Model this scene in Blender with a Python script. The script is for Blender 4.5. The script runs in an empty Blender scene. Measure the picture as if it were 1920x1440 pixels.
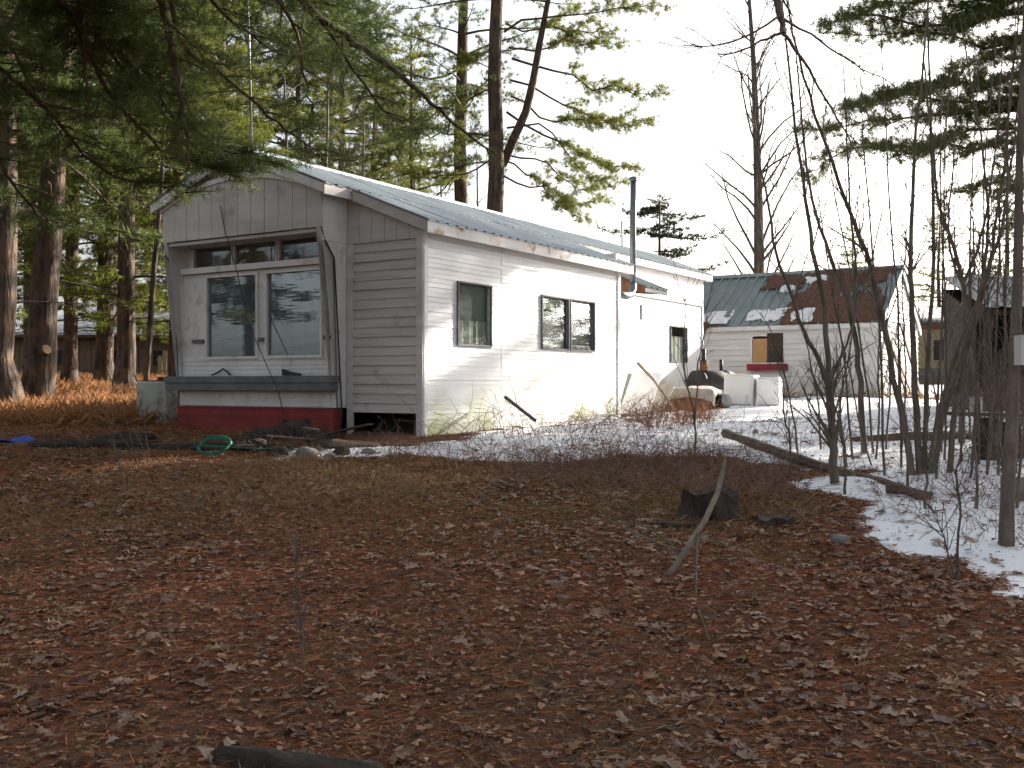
import bpy, math, random
import numpy as np
from mathutils import Vector, Matrix

R = math.radians
scene = bpy.context.scene
COL = scene.collection

# ------------------------------------------------------------------ camera, sky, sun, exposure
EYE = 1.55
FPX = 1942.0                      # focal length measured in photo pixels (1920 wide)
cam_d = bpy.data.cameras.new('camera')
cam_d.sensor_width = 36.0
cam_d.lens = 36.0 * FPX / 1920.0
cam_d.clip_end = 2000
cam_d.clip_start = 0.05
cam = bpy.data.objects.new('camera', cam_d)
cam.location = (0, 0, EYE)
cam.rotation_euler = (R(90), 0, 0)
COL.objects.link(cam)
scene.camera = cam

SUN_AZ, SUN_EL = 50.0, 18.5       # degrees clockwise from +Y, elevation
SUNV = Vector((math.sin(R(SUN_AZ)) * math.cos(R(SUN_EL)), math.cos(R(SUN_AZ)) * math.cos(R(SUN_EL)), math.sin(R(SUN_EL))))
world = bpy.data.worlds.new('World')
scene.world = world
world.use_nodes = True
wn, wl = world.node_tree.nodes, world.node_tree.links
bg = wn['Background']
sky = wn.new('ShaderNodeTexSky')
sky.sky_type = 'NISHITA'
sky.sun_disc = False
sky.sun_elevation = R(SUN_EL)
sky.sun_rotation = R(SUN_AZ)
sky.air_density = 1.0
sky.dust_density = 4.5
sky.ozone_density = 1.0
hs = wn.new('ShaderNodeHueSaturation')
hs.inputs['Saturation'].default_value = 0.38
wl.new(sky.outputs[0], hs.inputs['Color'])
wl.new(hs.outputs[0], bg.inputs[0])
bg.inputs[1].default_value = 0.098

sun_d = bpy.data.lights.new('sun', 'SUN')
sun_d.energy = 5.0
sun_d.angle = R(0.55)
sun_d.color = (1.0, 0.92, 0.82)
sun = bpy.data.objects.new('sun', sun_d)
sun.rotation_euler = SUNV.to_track_quat('Z', 'Y').to_euler()
sun.location = (30, 25, 30)
COL.objects.link(sun)

vs = scene.view_settings
vs.view_transform = 'Standard'
vs.look = 'None'
vs.gamma = 1.0
vs.use_curve_mapping = False
vs.exposure = 1.65
scene.cycles.max_bounces = 8
scene.cycles.transparent_max_bounces = 12

# ------------------------------------------------------------------ helpers
def at(px, py, Y):
    """world point that stands Y metres ahead, from a measurement in the photo"""
    return Vector(((px - 960) * Y / FPX, Y, EYE - (py - 720) * Y / FPX))

def _hash(ix, iy, seed):
    h = (ix.astype(np.int64) * 374761393 + iy.astype(np.int64) * 668265263 + seed * 1442695041) & 0x7fffffff
    h = ((h ^ (h >> 13)) * 1274126177) & 0x7fffffff
    return ((h ^ (h >> 16)) & 0xffff) / 65535.0

def vnoise(x, y, seed=0):
    x = np.asarray(x, float); y = np.asarray(y, float)
    ix = np.floor(x); iy = np.floor(y)
    fx = x - ix; fy = y - iy
    fx = fx * fx * (3 - 2 * fx); fy = fy * fy * (3 - 2 * fy)
    a = _hash(ix, iy, seed); b = _hash(ix + 1, iy, seed); c = _hash(ix, iy + 1, seed); d = _hash(ix + 1, iy + 1, seed)
    return (a * (1 - fx) + b * fx) * (1 - fy) + (c * (1 - fx) + d * fx) * fy - 0.5

def fbm(x, y, seed=0, octv=4):
    s = 0; a = 1.0
    for o in range(octv):
        s = s + a * vnoise(np.asarray(x) * 2 ** o + 17.3 * o, np.asarray(y) * 2 ** o - 9.1 * o, seed + o)
        a *= 0.5
    return s

GY = np.array([-400, -15, 0, 6, 10, 13, 18, 26, 40, 60, 120, 400.])
GZ = np.array([-0.6, -0.5, 0.0, 0.44, 0.72, 0.88, 1.03, 1.18, 1.50, 1.95, 2.3, 2.3])

def ground_z(x, y):
    x = np.asarray(x, float); y = np.asarray(y, float)
    z = np.interp(y, GY, GZ)
    left = np.clip(-x - 4.5, 0, 14) * 0.035 * np.clip((y - 12) / 12, 0, 1)
    z = z + left + 0.10 * fbm(x * 0.28, y * 0.28, 5, 3) + 0.05 * fbm(x * 1.3, y * 1.3, 11, 3)
    # level pad under the dwelling
    return z

def gz(x, y):
    return float(ground_z(np.array([x]), np.array([y]))[0])

def on_ground(px, py):
    """ground point seen at a measured place in the photo"""
    lo, hi = 2.0, 90.0
    for Y in np.arange(2.0, 90.0, 0.05):
        p = at(px, py, Y)
        if p.z <= gz(p.x, p.y):
            return Vector((p.x, p.y, gz(p.x, p.y)))
    return at(px, py, 60)

def rngf(seed):
    return np.random.default_rng(seed)

# ---- meshes from arrays
class MB:
    def __init__(self):
        self.v = []; self.q = []; self.t = []; self.n = 0
    def add(self, V, Q=None, T=None):
        V = np.asarray(V, float).reshape(-1, 3)
        if Q is not None and len(Q): self.q.append(np.asarray(Q, int).reshape(-1, 4) + self.n)
        if T is not None and len(T): self.t.append(np.asarray(T, int).reshape(-1, 3) + self.n)
        self.v.append(V); self.n += len(V)
    def box(self, x0, x1, y0, y1, z0, z1):
        V = [(x, y, z) for z in (z0, z1) for y in (y0, y1) for x in (x0, x1)]
        self.add(V, [(0, 2, 3, 1), (4, 5, 7, 6), (0, 1, 5, 4), (2, 6, 7, 3), (0, 4, 6, 2), (1, 3, 7, 5)])
    def tube(self, P, rad, n=5, cap=True):
        P = np.asarray(P, float); m = len(P)
        rad = np.broadcast_to(np.asarray(rad, float), (m,))
        T = np.gradient(P, axis=0)
        T /= np.linalg.norm(T, axis=1, keepdims=True) + 1e-9
        ref = np.array([0, 0, 1.0]) if abs(T[:, 2]).mean() < 0.75 else np.array([1.0, 0, 0])
        U = np.cross(T, ref); U /= np.linalg.norm(U, axis=1, keepdims=True) + 1e-9
        W = np.cross(T, U)
        a = np.arange(n) * 2 * math.pi / n
        V = P[:, None, :] + rad[:, None, None] * (U[:, None, :] * np.cos(a)[None, :, None] + W[:, None, :] * np.sin(a)[None, :, None])
        V = V.reshape(-1, 3)
        i = np.arange(m - 1)[:, None] * n; j = np.arange(n)[None, :]; k = (j + 1) % n
        Q = np.stack([i + j, i + k, i + n + k, i + n + j], -1).reshape(-1, 4)
        T3 = []
        if cap:
            c0 = len(V); V = np.vstack([V, P[:1], P[-1:]])
            for jj in range(n):
                kk = (jj + 1) % n
                T3.append((c0, kk, jj)); T3.append((c0 + 1, (m - 1) * n + jj, (m - 1) * n + kk))
        self.add(V, Q, T3)
    def prism(self, poly, d0, d1, axis):
        """polygon (2D list) extruded between d0 and d1 along axis; the 2D coords are the other two axes in order"""
        n = len(poly); V = []
        for d in (d0, d1):
            for a, b in poly:
                V.append((d, a, b) if axis == 0 else (a, d, b) if axis == 1 else (a, b, d))
        Q = [(i, (i + 1) % n, n + (i + 1) % n, n + i) for i in range(n)]
        T = [(0, i + 1, i) for i in range(1, n - 1)] + [(n, n + i, n + i + 1) for i in range(1, n - 1)]
        self.add(V, Q, T)
    def mesh(self, name, mat, smooth=False, fix=False):
        me = bpy.data.meshes.new(name)
        V = np.concatenate(self.v)
        q = np.concatenate(self.q) if self.q else np.zeros((0, 4), int)
        t = np.concatenate(self.t) if self.t else np.zeros((0, 3), int)
        me.vertices.add(len(V)); me.vertices.foreach_set('co', V.astype(np.float32).ravel())
        loops = np.concatenate([q.ravel(), t.ravel()]).astype(np.int32)
        me.loops.add(len(loops)); me.loops.foreach_set('vertex_index', loops)
        me.polygons.add(len(q) + len(t))
        st = np.concatenate([np.arange(len(q)) * 4, len(q) * 4 + np.arange(len(t)) * 3]).astype(np.int32)
        me.polygons.foreach_set('loop_start', st)
        me.polygons.foreach_set('use_smooth', np.full(len(st), smooth))
        me.update(calc_edges=True)
        if fix:
            import bmesh
            bm = bmesh.new(); bm.from_mesh(me); bmesh.ops.recalc_face_normals(bm, faces=bm.faces); bm.to_mesh(me); bm.free()
        if mat is not None: me.materials.append(mat)
        return me

def link(name, me, parent=None, loc=None, rot=None, scale=None):
    o = bpy.data.objects.new(name, me)
    COL.objects.link(o)
    if parent is not None: o.parent = parent
    if loc is not None: o.location = loc
    if rot is not None: o.rotation_euler = rot
    if scale is not None: o.scale = scale
    return o

def tag(o, label=None, cat=None, group=None, kind=None):
    if label: o['label'] = label
    if cat: o['category'] = cat
    if group: o['group'] = group
    if kind: o['kind'] = kind
    return o

def thing(name, label, cat, loc=(0, 0, 0), rz=0.0, group=None):
    return tag(link(name, None, None, loc, (0, 0, rz)), label, cat, group)

def box(name, mat, parent, x0, x1, y0, y1, z0, z1):
    m = MB(); m.box(x0, x1, y0, y1, z0, z1)
    return link(name, m.mesh(name, mat), parent)

def prism(name, mat, parent, poly, d0, d1, axis):
    m = MB(); m.prism(poly, d0, d1, axis)
    return link(name, m.mesh(name, mat, fix=True), parent)

def tubeobj(name, mat, parent, P, rad, n=8, smooth=True):
    m = MB(); m.tube(P, rad, n)
    return link(name, m.mesh(name, mat, smooth), parent)

def copy_tree(o, parent=None):
    c = o.copy(); COL.objects.link(c); c.parent = parent
    for ch in list(o.children): copy_tree(ch, c)
    return c

# ------------------------------------------------------------------ materials
MATS = {}
def mat(name, c1, c2=None, scale=4.0, rough=0.8, bump=0.0, bscale=None, stretch=(1, 1, 1), metal=0.0, spec=0.4,
        c3=None, s3=1.0, lo3=0.5, hi3=0.65, translucent=0.0, island=False, detail=6, zstain=None):
    m = bpy.data.materials.new(name); m.use_nodes = True
    nt = m.node_tree; N = nt.nodes; L = nt.links
    b = N['Principled BSDF']
    b.inputs['Roughness'].default_value = rough
    b.inputs['Metallic'].default_value = metal
    b.inputs['Specular IOR Level'].default_value = spec
    geo = N.new('ShaderNodeNewGeometry')
    mp = N.new('ShaderNodeMapping'); mp.inputs['Scale'].default_value = stretch
    L.new(geo.outputs['Position'], mp.inputs['Vector'])
    c2 = c2 or c1
    rgb = lambda c: (c[0], c[1], c[2], 1)
    mix = N.new('ShaderNodeMix'); mix.data_type = 'RGBA'
    mix.inputs[6].default_value = rgb(c1); mix.inputs[7].default_value = rgb(c2)
    if island:
        L.new(geo.outputs['Random Per Island'], mix.inputs[0])
    else:
        n1 = N.new('ShaderNodeTexNoise'); n1.inputs['Scale'].default_value = scale; n1.inputs['Detail'].default_value = detail
        L.new(mp.outputs[0], n1.inputs['Vector'])
        mr = N.new('ShaderNodeMapRange'); mr.inputs[1].default_value = 0.32; mr.inputs[2].default_value = 0.68
        L.new(n1.outputs[0], mr.inputs[0]); L.new(mr.outputs[0], mix.inputs[0])
    out = mix.outputs[2]
    if c3:
        n2 = N.new('ShaderNodeTexNoise'); n2.inputs['Scale'].default_value = s3; n2.inputs['Detail'].default_value = 5
        L.new(geo.outputs['Position'], n2.inputs['Vector'])
        mr2 = N.new('ShaderNodeMapRange'); mr2.inputs[1].default_value = lo3; mr2.inputs[2].default_value = hi3
        L.new(n2.outputs[0], mr2.inputs[0])
        fac = mr2.outputs[0]
        if zstain:       # splashed-up grime: only below a world height
            sx = N.new('ShaderNodeSeparateXYZ'); L.new(geo.outputs['Position'], sx.inputs[0])
            mz = N.new('ShaderNodeMapRange'); mz.inputs[1].default_value = zstain[1]; mz.inputs[2].default_value = zstain[0]
            L.new(sx.outputs[2], mz.inputs[0])
            mu = N.new('ShaderNodeMath'); mu.operation = 'MULTIPLY'
            L.new(fac, mu.inputs[0]); L.new(mz.outputs[0], mu.inputs[1]); fac = mu.outputs[0]
        m3 = N.new('ShaderNodeMix'); m3.data_type = 'RGBA'
        m3.inputs[7].default_value = rgb(c3)
        L.new(fac, m3.inputs[0]); L.new(out, m3.inputs[6]); out = m3.outputs[2]
    L.new(out, b.inputs['Base Color'])
    if bump:
        nb = N.new('ShaderNodeTexNoise'); nb.inputs['Scale'].default_value = bscale or scale * 3; nb.inputs['Detail'].default_value = 6
        L.new(mp.outputs[0], nb.inputs['Vector'])
        bp = N.new('ShaderNodeBump'); bp.inputs['Strength'].default_value = min(1.0, bump); bp.inputs['Distance'].default_value = 0.02 * max(1.0, bump)
        L.new(nb.outputs[0], bp.inputs['Height']); L.new(bp.outputs[0], b.inputs['Normal'])
    if translucent:
        tr = N.new('ShaderNodeBsdfTranslucent'); L.new(out, tr.inputs['Color'])
        ms = N.new('ShaderNodeMixShader'); ms.inputs[0].default_value = translucent
        o = N['Material Output']
        L.new(b.outputs[0], ms.inputs[1]); L.new(tr.outputs[0], ms.inputs[2]); L.new(ms.outputs[0], o.inputs[0])
    MATS[name] = m
    return m

M_white = mat('white_paint', (0.72, 0.71, 0.70), (0.60, 0.585, 0.57), 2.2, 0.6, 0.15, 40, c3=(0.36, 0.32, 0.27), s3=5, lo3=0.55, hi3=0.85)
M_aged = mat('aged_paint', (0.60, 0.57, 0.55), (0.47, 0.44, 0.42), 2.0, 0.75, 0.25, 30, (0.6, 0.6, 3), c3=(0.30, 0.26, 0.23), s3=2.5, lo3=0.58, hi3=0.85)
M_metal_siding = mat('metal_siding', (0.76, 0.76, 0.77), (0.68, 0.68, 0.69), 1.6, 0.45, 0.05, 20, c3=(0.32, 0.36, 0.14), s3=1.6, lo3=0.38, hi3=0.7, zstain=(1.05, 1.75))
M_shed = mat('shed_siding', (0.690, 0.690, 0.690), (0.575, 0.575, 0.575), 1.6, 0.7, 0.2, 20, (0.5, 0.5, 4), c3=(0.24, 0.22, 0.15), s3=2.2, lo3=0.42, hi3=0.75, zstain=(1.15, 1.8))
M_clap = mat('clapboard_paint', (0.56, 0.53, 0.51), (0.42, 0.395, 0.375), 3.0, 0.75, 0.35, 24, (0.4, 0.4, 6), c3=(0.24, 0.21, 0.18), s3=4, lo3=0.60, hi3=0.85)
M_grey = mat('grey_stain', (0.17, 0.17, 0.175), (0.11, 0.11, 0.115), 5, 0.8, 0.3, 30)
M_red = mat('red_skirt', (0.27, 0.034, 0.034), (0.19, 0.026, 0.026), 4, 0.75, 0.2, 30, c3=(0.06, 0.03, 0.02), s3=3, lo3=0.45, hi3=0.75, zstain=(0.9, 1.15))
M_roof = mat('galvanised_roof', (0.50, 0.55, 0.57), (0.42, 0.47, 0.49), 1.2, 0.5, 0.05, 8, metal=0.25, c3=(0.60, 0.62, 0.63), s3=0.9, lo3=0.5, hi3=0.75)
M_teal = mat('teal_roof', (0.256, 0.300, 0.300), (0.200, 0.240, 0.240), 1.5, 0.5, 0.05, 10, metal=0.15)
M_roofgrey = mat('grey_roof', (0.24, 0.26, 0.28), (0.18, 0.195, 0.21), 2, 0.6, 0.05, 10, metal=0.1)
M_wood = mat('weathered_wood', (0.16, 0.11, 0.08), (0.065, 0.045, 0.033), 8, 0.85, 1.5, 30, (0.5, 1, 0.3))
M_darkwood = mat('dark_wood', (0.075, 0.055, 0.042), (0.035, 0.027, 0.022), 6, 0.9, 0.5, 30)
M_black = mat('black_metal', (0.02, 0.02, 0.022), (0.035, 0.03, 0.03), 8, 0.6)
M_dark = mat('interior_shade', (0.02, 0.018, 0.016), None, 3, 0.95)  # near-black: the shade of interiors is put into the colour
M_fabric = mat('window_blind', (0.62, 0.62, 0.56), (0.5, 0.5, 0.45), 8, 0.9)
M_frame = mat('aluminium_frame', (0.42, 0.42, 0.42), (0.30, 0.30, 0.30), 8, 0.45, metal=0.5)
M_galv = mat('galvanised_pipe', (0.19, 0.215, 0.225), (0.13, 0.145, 0.155), 6, 0.45, metal=0.6)
M_rust = mat('rusted_metal', (0.22, 0.09, 0.04), (0.10, 0.05, 0.03), 9, 0.9, 0.3)
M_ply = mat('plywood', (0.50, 0.30, 0.14), (0.42, 0.24, 0.11), 6, 0.8, 0.1, 30, (1, 1, 0.2))
M_redbox = mat('red_planter', (0.25, 0.02, 0.035), (0.17, 0.015, 0.025), 8, 0.7)
M_appl = mat('white_enamel', (0.78, 0.78, 0.78), (0.70, 0.69, 0.67), 3, 0.35, c3=(0.35, 0.24, 0.13), s3=4, lo3=0.62, hi3=0.8)
M_tan = mat('tan_paint', (0.42, 0.34, 0.22), (0.35, 0.28, 0.18), 3, 0.8)
M_brownwall = mat('brown_siding', (0.26, 0.18, 0.13), (0.19, 0.13, 0.09), 4, 0.85, 0.3, 20, (1, 1, 0.3))
M_fence = mat('pale_fence_wood', (0.50, 0.40, 0.24), (0.38, 0.30, 0.18), 6, 0.85)
M_turq = mat('turquoise_paint', (0.03, 0.22, 0.26), (0.03, 0.18, 0.22), 4, 0.6)
M_bark = mat('pine_bark', (0.125, 0.088, 0.066), (0.030, 0.022, 0.018), 11, 0.95, 4.0, 13, (1, 1, 0.20), c3=(0.16, 0.10, 0.065), s3=3, lo3=0.5, hi3=0.7)
M_bark_grey = mat('grey_bark', (0.17, 0.145, 0.122), (0.085, 0.072, 0.062), 12, 0.95, 1.5, 30, (1, 1, 0.35))
M_bark_sap = mat('sapling_bark', (0.206, 0.160, 0.128), (0.106, 0.081, 0.065), 14, 0.85, 1.0, 50, (1, 1, 0.3), c3=(0.07, 0.075, 0.035), s3=3, lo3=0.5, hi3=0.7)
M_cane = mat('bramble_cane', (0.250, 0.138, 0.109), (0.131, 0.086, 0.067), 3, 0.7, island=True)
M_needle = mat('pine_needles', (0.115, 0.146, 0.030), (0.063, 0.090, 0.030), rough=0.55, translucent=0.48, island=True, spec=0.25)
M_needle_w = mat('pine_needles_warm', (0.207, 0.215, 0.034), (0.090, 0.116, 0.026), rough=0.55, translucent=0.5, island=True, spec=0.25)
M_spruce = mat('spruce_needles', (0.034, 0.055, 0.020), (0.020, 0.036, 0.018), rough=0.6, translucent=0.3, island=True)
M_leaf = mat('dead_leaf', (0.390, 0.250, 0.170), (0.111, 0.060, 0.040), rough=0.6, island=True, translucent=0.12, spec=0.35)
M_needlelit = mat('fallen_needles', (0.459, 0.152, 0.055), (0.101, 0.040, 0.021), rough=0.75, island=True)
M_drygrass = mat('dry_grass', (0.312, 0.206, 0.109), (0.150, 0.088, 0.048), rough=0.8, island=True, translucent=0.3)
M_greengrass = mat('olive_grass', (0.167, 0.158, 0.058), (0.203, 0.132, 0.058), rough=0.8, island=True, translucent=0.25)
M_frag = mat('leaf_fragments', (0.390, 0.216, 0.127), (0.046, 0.025, 0.017), rough=0.7, island=True)
M_weed = mat('orange_weeds', (0.390, 0.194, 0.078), (0.208, 0.094, 0.042), rough=0.8, island=True, translucent=0.35)
M_snow = mat('snow', (0.88, 0.89, 0.91), (0.82, 0.84, 0.87), 1.4, 0.75, 0.5, 9, c3=(0.34, 0.25, 0.19), s3=5.5, lo3=0.60, hi3=0.72)
M_ground = mat('litter_soil', (0.275, 0.107, 0.050), (0.061, 0.030, 0.019), 16, 0.95, 2.2, 45, c3=(0.085, 0.070, 0.038), s3=0.35, lo3=0.48, hi3=0.68, detail=10)
M_hose = mat('green_hose', (0.012, 0.15, 0.085), (0.010, 0.11, 0.065), 5, 0.45)
M_tarp = mat('blue_tarp', (0.03, 0.10, 0.42), (0.02, 0.07, 0.32), 9, 0.5)
M_paletarp = mat('pale_tarp', (0.50, 0.46, 0.38), (0.34, 0.30, 0.25), 5, 0.7, 0.4, 10)
M_stone = mat('stone', (0.26, 0.24, 0.22), (0.15, 0.135, 0.12), 7, 0.9, 0.5, 20)
M_char = mat('charred_wood', (0.022, 0.019, 0.017), (0.075, 0.056, 0.044), 9, 0.95, 3.0, 22, (0.35, 1, 1))
M_dead = mat('dead_limb', (0.30, 0.25, 0.20), (0.16, 0.12, 0.09), 9, 0.85, 0.4, 40)
M_stump = mat('stump_wood', (0.085, 0.062, 0.05), (0.024, 0.018, 0.015), 9, 0.95, 3.5, 20, (1, 1, 0.3))
M_cut = mat('sawn_wood', (0.34, 0.22, 0.11), (0.18, 0.11, 0.06), 8, 0.8)

def glass_mat(name, tint, base):
    m = bpy.data.materials.new(name); m.use_nodes = True
    N = m.node_tree.nodes; L = m.node_tree.links
    tr = N.new('ShaderNodeBsdfTransparent'); tr.inputs[0].default_value = (*tint, 1)
    gl = N.new('ShaderNodeBsdfGlossy'); gl.inputs['Roughness'].default_value = 0.03; gl.inputs[0].default_value = (0.9, 0.95, 1, 1)
    fr = N.new('ShaderNodeFresnel'); fr.inputs[0].default_value = 1.5
    ad = N.new('ShaderNodeMath'); ad.operation = 'ADD'; ad.inputs[1].default_value = base
    L.new(fr.outputs[0], ad.inputs[0])
    gg = N.new('ShaderNodeNewGeometry'); iv = N.new('ShaderNodeMath'); iv.operation = 'SUBTRACT'; iv.inputs[0].default_value = 1.0
    L.new(gg.outputs['Backfacing'], iv.inputs[1])
    mu = N.new('ShaderNodeMath'); mu.operation = 'MULTIPLY'; L.new(ad.outputs[0], mu.inputs[0]); L.new(iv.outputs[0], mu.inputs[1])
    nz = N.new('ShaderNodeTexNoise'); nz.inputs['Scale'].default_value = 2.2
    bp = N.new('ShaderNodeBump'); bp.inputs['Strength'].default_value = 0.012; bp.inputs['Distance'].default_value = 0.05
    L.new(nz.outputs[0], bp.inputs['Height']); L.new(bp.outputs[0], gl.inputs['Normal'])
    mx = N.new('ShaderNodeMixShader'); L.new(mu.outputs[0], mx.inputs[0]); L.new(tr.outputs[0], mx.inputs[1]); L.new(gl.outputs[0], mx.inputs[2])
    L.new(mx.outputs[0], N['Material Output'].inputs[0])
    return m
M_glass = glass_mat('window_glass', (0.88, 0.90, 0.88), 0.05)
M_glass_front = glass_mat('front_window_glass', (0.80, 0.85, 0.88), 0.14)

# ------------------------------------------------------------------ the ground
def grid_sheet(xs, ys, zf):
    X, Y = np.meshgrid(xs, ys)
    Z = zf(X, Y)
    V = np.stack([X, Y, Z], -1).reshape(-1, 3)
    nx = len(xs)
    i = np.arange(len(ys) - 1)[:, None] * nx + np.arange(nx - 1)[None, :]
    Q = np.stack([i, i + 1, i + nx + 1, i + nx], -1).reshape(-1, 4)
    return V, Q

tt = np.linspace(-1, 1, 241)
gx = 300 * (0.045 * tt + 0.955 * tt ** 5)
ty = np.linspace(-0.75, 1, 260)
gy = 8 + 360 * (0.045 * ty + 0.955 * np.sign(ty) * np.abs(ty) ** 5)
V, Q = grid_sheet(gx, gy, ground_z)
m = MB(); m.add(V, Q)
ground = tag(link('ground', m.mesh('ground', M_ground, True)), kind='structure')

def poly_sd(px, py, poly):
    """signed distance to a polygon, positive inside"""
    P = np.asarray(poly, float); n = len(P)
    d = np.full(px.shape, 1e9); ins = np.zeros(px.shape, bool)
    for i in range(n):
        a = P[i]; b = P[(i + 1) % n]; e = b - a
        wx = px - a[0]; wy = py - a[1]
        t = np.clip((wx * e[0] + wy * e[1]) / (e @ e + 1e-9), 0, 1)
        d = np.minimum(d, np.hypot(wx - t * e[0], wy - t * e[1]))
        c = (a[1] > py) != (b[1] > py)
        with np.errstate(divide='ignore', invalid='ignore'):
            xi = (b[0] - a[0]) * (py - a[1]) / (b[1] - a[1] + 1e-12) + a[0]
        ins ^= c & (px < xi)
    return np.where(ins, d, -d)

def gpoly(pts):
    return [(p.x, p.y) for p in (on_ground(x, y) for x, y in pts)]

SNOW_POLYS = [
    gpoly([(690, 858), (760, 850), (850, 868), (1000, 872), (1150, 868), (1330, 862), (1480, 880), (1560, 905), (1700, 880), (1830, 850), (1850, 800), (1650, 775), (1480, 766), (1250, 775), (1150, 786), (1010, 799), (900, 809), (810, 832), (760, 842)]),
    gpoly([(1530, 905), (1600, 990), (1680, 1040), (1800, 1070), (1890, 1105), (2060, 1140), (2100, 1000), (2000, 880), (1830, 840), (1650, 860)]),
    [(3.2, 14.0), (9.5, 12.0), (13, 18), (10, 24.5), (5.5, 26.5), (3.6, 21)],
    [(10.5, 26), (24, 24), (26, 40), (12, 38)],
]
SNOW_EXTRA = [gpoly([(80, 735), (170, 733), (180, 745), (85, 748)]), gpoly([(98, 694), (150, 692), (150, 699), (100, 700)]),
              gpoly([(590, 852), (690, 845), (700, 856), (610, 862)])]
def snow_th(X, Y):
    d = np.full(X.shape, -9.0)
    for p in SNOW_POLYS: d = np.maximum(d, poly_sd(X, Y, p))
    for p in SNOW_EXTRA: d = np.maximum(d, poly_sd(X, Y, p) * 0.5)
    d = np.minimum(d, np.where(Y < 11.0, 0.42, 0.6))
    d = d + 0.55 * fbm(X * 1.1, Y * 1.1, 31, 4) + 0.34 * fbm(X * 3.6, Y * 3.6, 57, 4) + 0.03
    d = np.where(Y > 9, d, np.minimum(d, 0.5))
    return np.clip(d * 0.07, -0.02, 0.07) + 0.008 * fbm(X * 3, Y * 3, 77, 3)
def add_snow(x0, x1, y0, y1, st, label):
    xs = np.arange(x0, x1, st); ys = np.arange(y0, y1, st)
    X, Y = np.meshgrid(xs, ys)
    th = snow_th(X, Y)
    V, Q = grid_sheet(xs, ys, lambda a, b: ground_z(a, b) + th)
    keep = (th.reshape(-1)[Q] > 0.0).any(axis=1)
    m = MB(); m.add(V, Q[keep])
    return tag(link('snow', m.mesh('snow', M_snow, True)), label, kind='structure')
add_snow(-4.5, 13.5, 4.2, 27, 0.085, 'patchy old snow lying beside the mobile home')
add_snow(10, 27, 23, 41, 0.25, 'old snow lying behind the open woodshed')
p = on_ground(120, 738); add_snow(p.x - 3, p.x + 3, p.y - 5, p.y + 5, 0.15, 'bright snow patch beyond the leaning pine')

# ------------------------------------------------------------------ mobile home
RZ = math.atan2(-0.532, 0.847)
AX, AY, HB = -2.16, 13.62, 0.88
def hw(x, y, z=0.0):
    """home coordinates to world"""
    return Vector((AX + 0.847 * x + 0.532 * y, AY - 0.532 * x + 0.847 * y, HB + z))

home = thing('mobile_home', 'old white mobile home with red skirting, metal gable roof and clapboard side addition', 'mobile home', (AX, AY, HB), RZ)

def board_mesh(name, mt, h, d, top=0.25):
    m = MB(); m.prism([(0, 0), (-d, 0), (-d * top, h), (0, h)], 0, 1, 0)
    return m.mesh(name, mt, fix=True)

brng = random.Random(4)
def siding(parent, me, pitch, x0, x1, z0, z1, openings=(), face='front', plane=0.0, xfun=None, wob=0.002):
    """lapped boards, each one an object; face front looks to -y, side looks to +x"""
    n = int(round((z1 - z0) / pitch))
    for i in range(n):
        z = z0 + i * pitch
        a, b = (x0, x1) if xfun is None else xfun(z + pitch * 0.5)
        if b - a < 0.05: continue
        segs = [(a, b)]
        for (o0, o1, p0, p1) in openings:
            if z + pitch * 0.75 > p0 and z + pitch * 0.25 < p1:
                ns = []
                for s0, s1 in segs:
                    if o0 > s0 and o0 < s1: ns.append((s0, min(o0, s1)))
                    if o1 < s1 and o1 > s0: ns.append((max(o1, s0), s1))
                    if o1 <= s0 or o0 >= s1: ns.append((s0, s1))
                segs = ns
        for s0, s1 in segs:
            if s1 - s0 < 0.02: continue
            w = brng.uniform(-wob, wob); tl = brng.uniform(-wob, wob)
            if face == 'front':
                link('siding_board', me, parent, (s0, plane + w, z + brng.uniform(0, wob)), (0, tl * 0.8, 0), (s1 - s0, 1, 1))
            else:
                link('siding_board', me, parent, (plane + w, s0, z + brng.uniform(0, wob)), (0, tl * 0.5, R(90)), (s1 - s0, 1, 1))

def wall_with_holes(name, mt, parent, a0, a1, z0, z1, holes, t0, t1, axis):
    """backing wall split round its openings; axis 0: runs along x, axis 1: runs along y"""
    m = MB()
    cuts = sorted(set([a0, a1] + [h[0] for h in holes] + [h[1] for h in holes]))
    for c0, c1 in zip(cuts[:-1], cuts[1:]):
        mid = 0.5 * (c0 + c1)
        spans = [(z0, z1)]
        for h in holes:
            if h[0] < mid < h[1]:
                ns = []
                for s0, s1 in spans:
                    if h[2] > s0: ns.append((s0, min(s1, h[2])))
                    if h[3] < s1: ns.append((max(s0, h[3]), s1))
                spans = ns
        for s0, s1 in spans:
            if axis == 0: m.box(c0, c1, t0, t1, s0, s1)
            else: m.box(t0, t1, c0, c1, s0, s1)
    return link(name, m.mesh(name, mt), parent)

def ztop_r(x): return 3.87 - 0.398 * (x + 1.52)
def ztop_l(x): return 3.87 - 0.385 * (-1.52 - x)

# -- front of the trailer: window wall below the overhang
W1 = (-2.42, -1.45, 1.05, 2.17); W2 = (-1.24, -0.27, 1.05, 2.17)
TR = [(-2.80, -2.02), (-1.96, -1.16), (-1.10, -0.24)]
wall_with_holes('wall', M_white, home, -2.94, -0.10, 2.24, 2.66, [(a, b, 2.34, 2.62) for a, b in TR], -0.115, -0.06, 0)
fw = wall_with_holes('wall', M_white, home, -2.94, -0.10, 0.36, 2.238, [W1, W2], -0.205, -0.15, 0)
sb_fine = board_mesh('siding_board', M_white, 0.062, 0.010, 0.35)
siding(fw, sb_fine, 0.062, -2.94, -0.10, 0.37, 1.03, (), 'front', -0.205)
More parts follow.
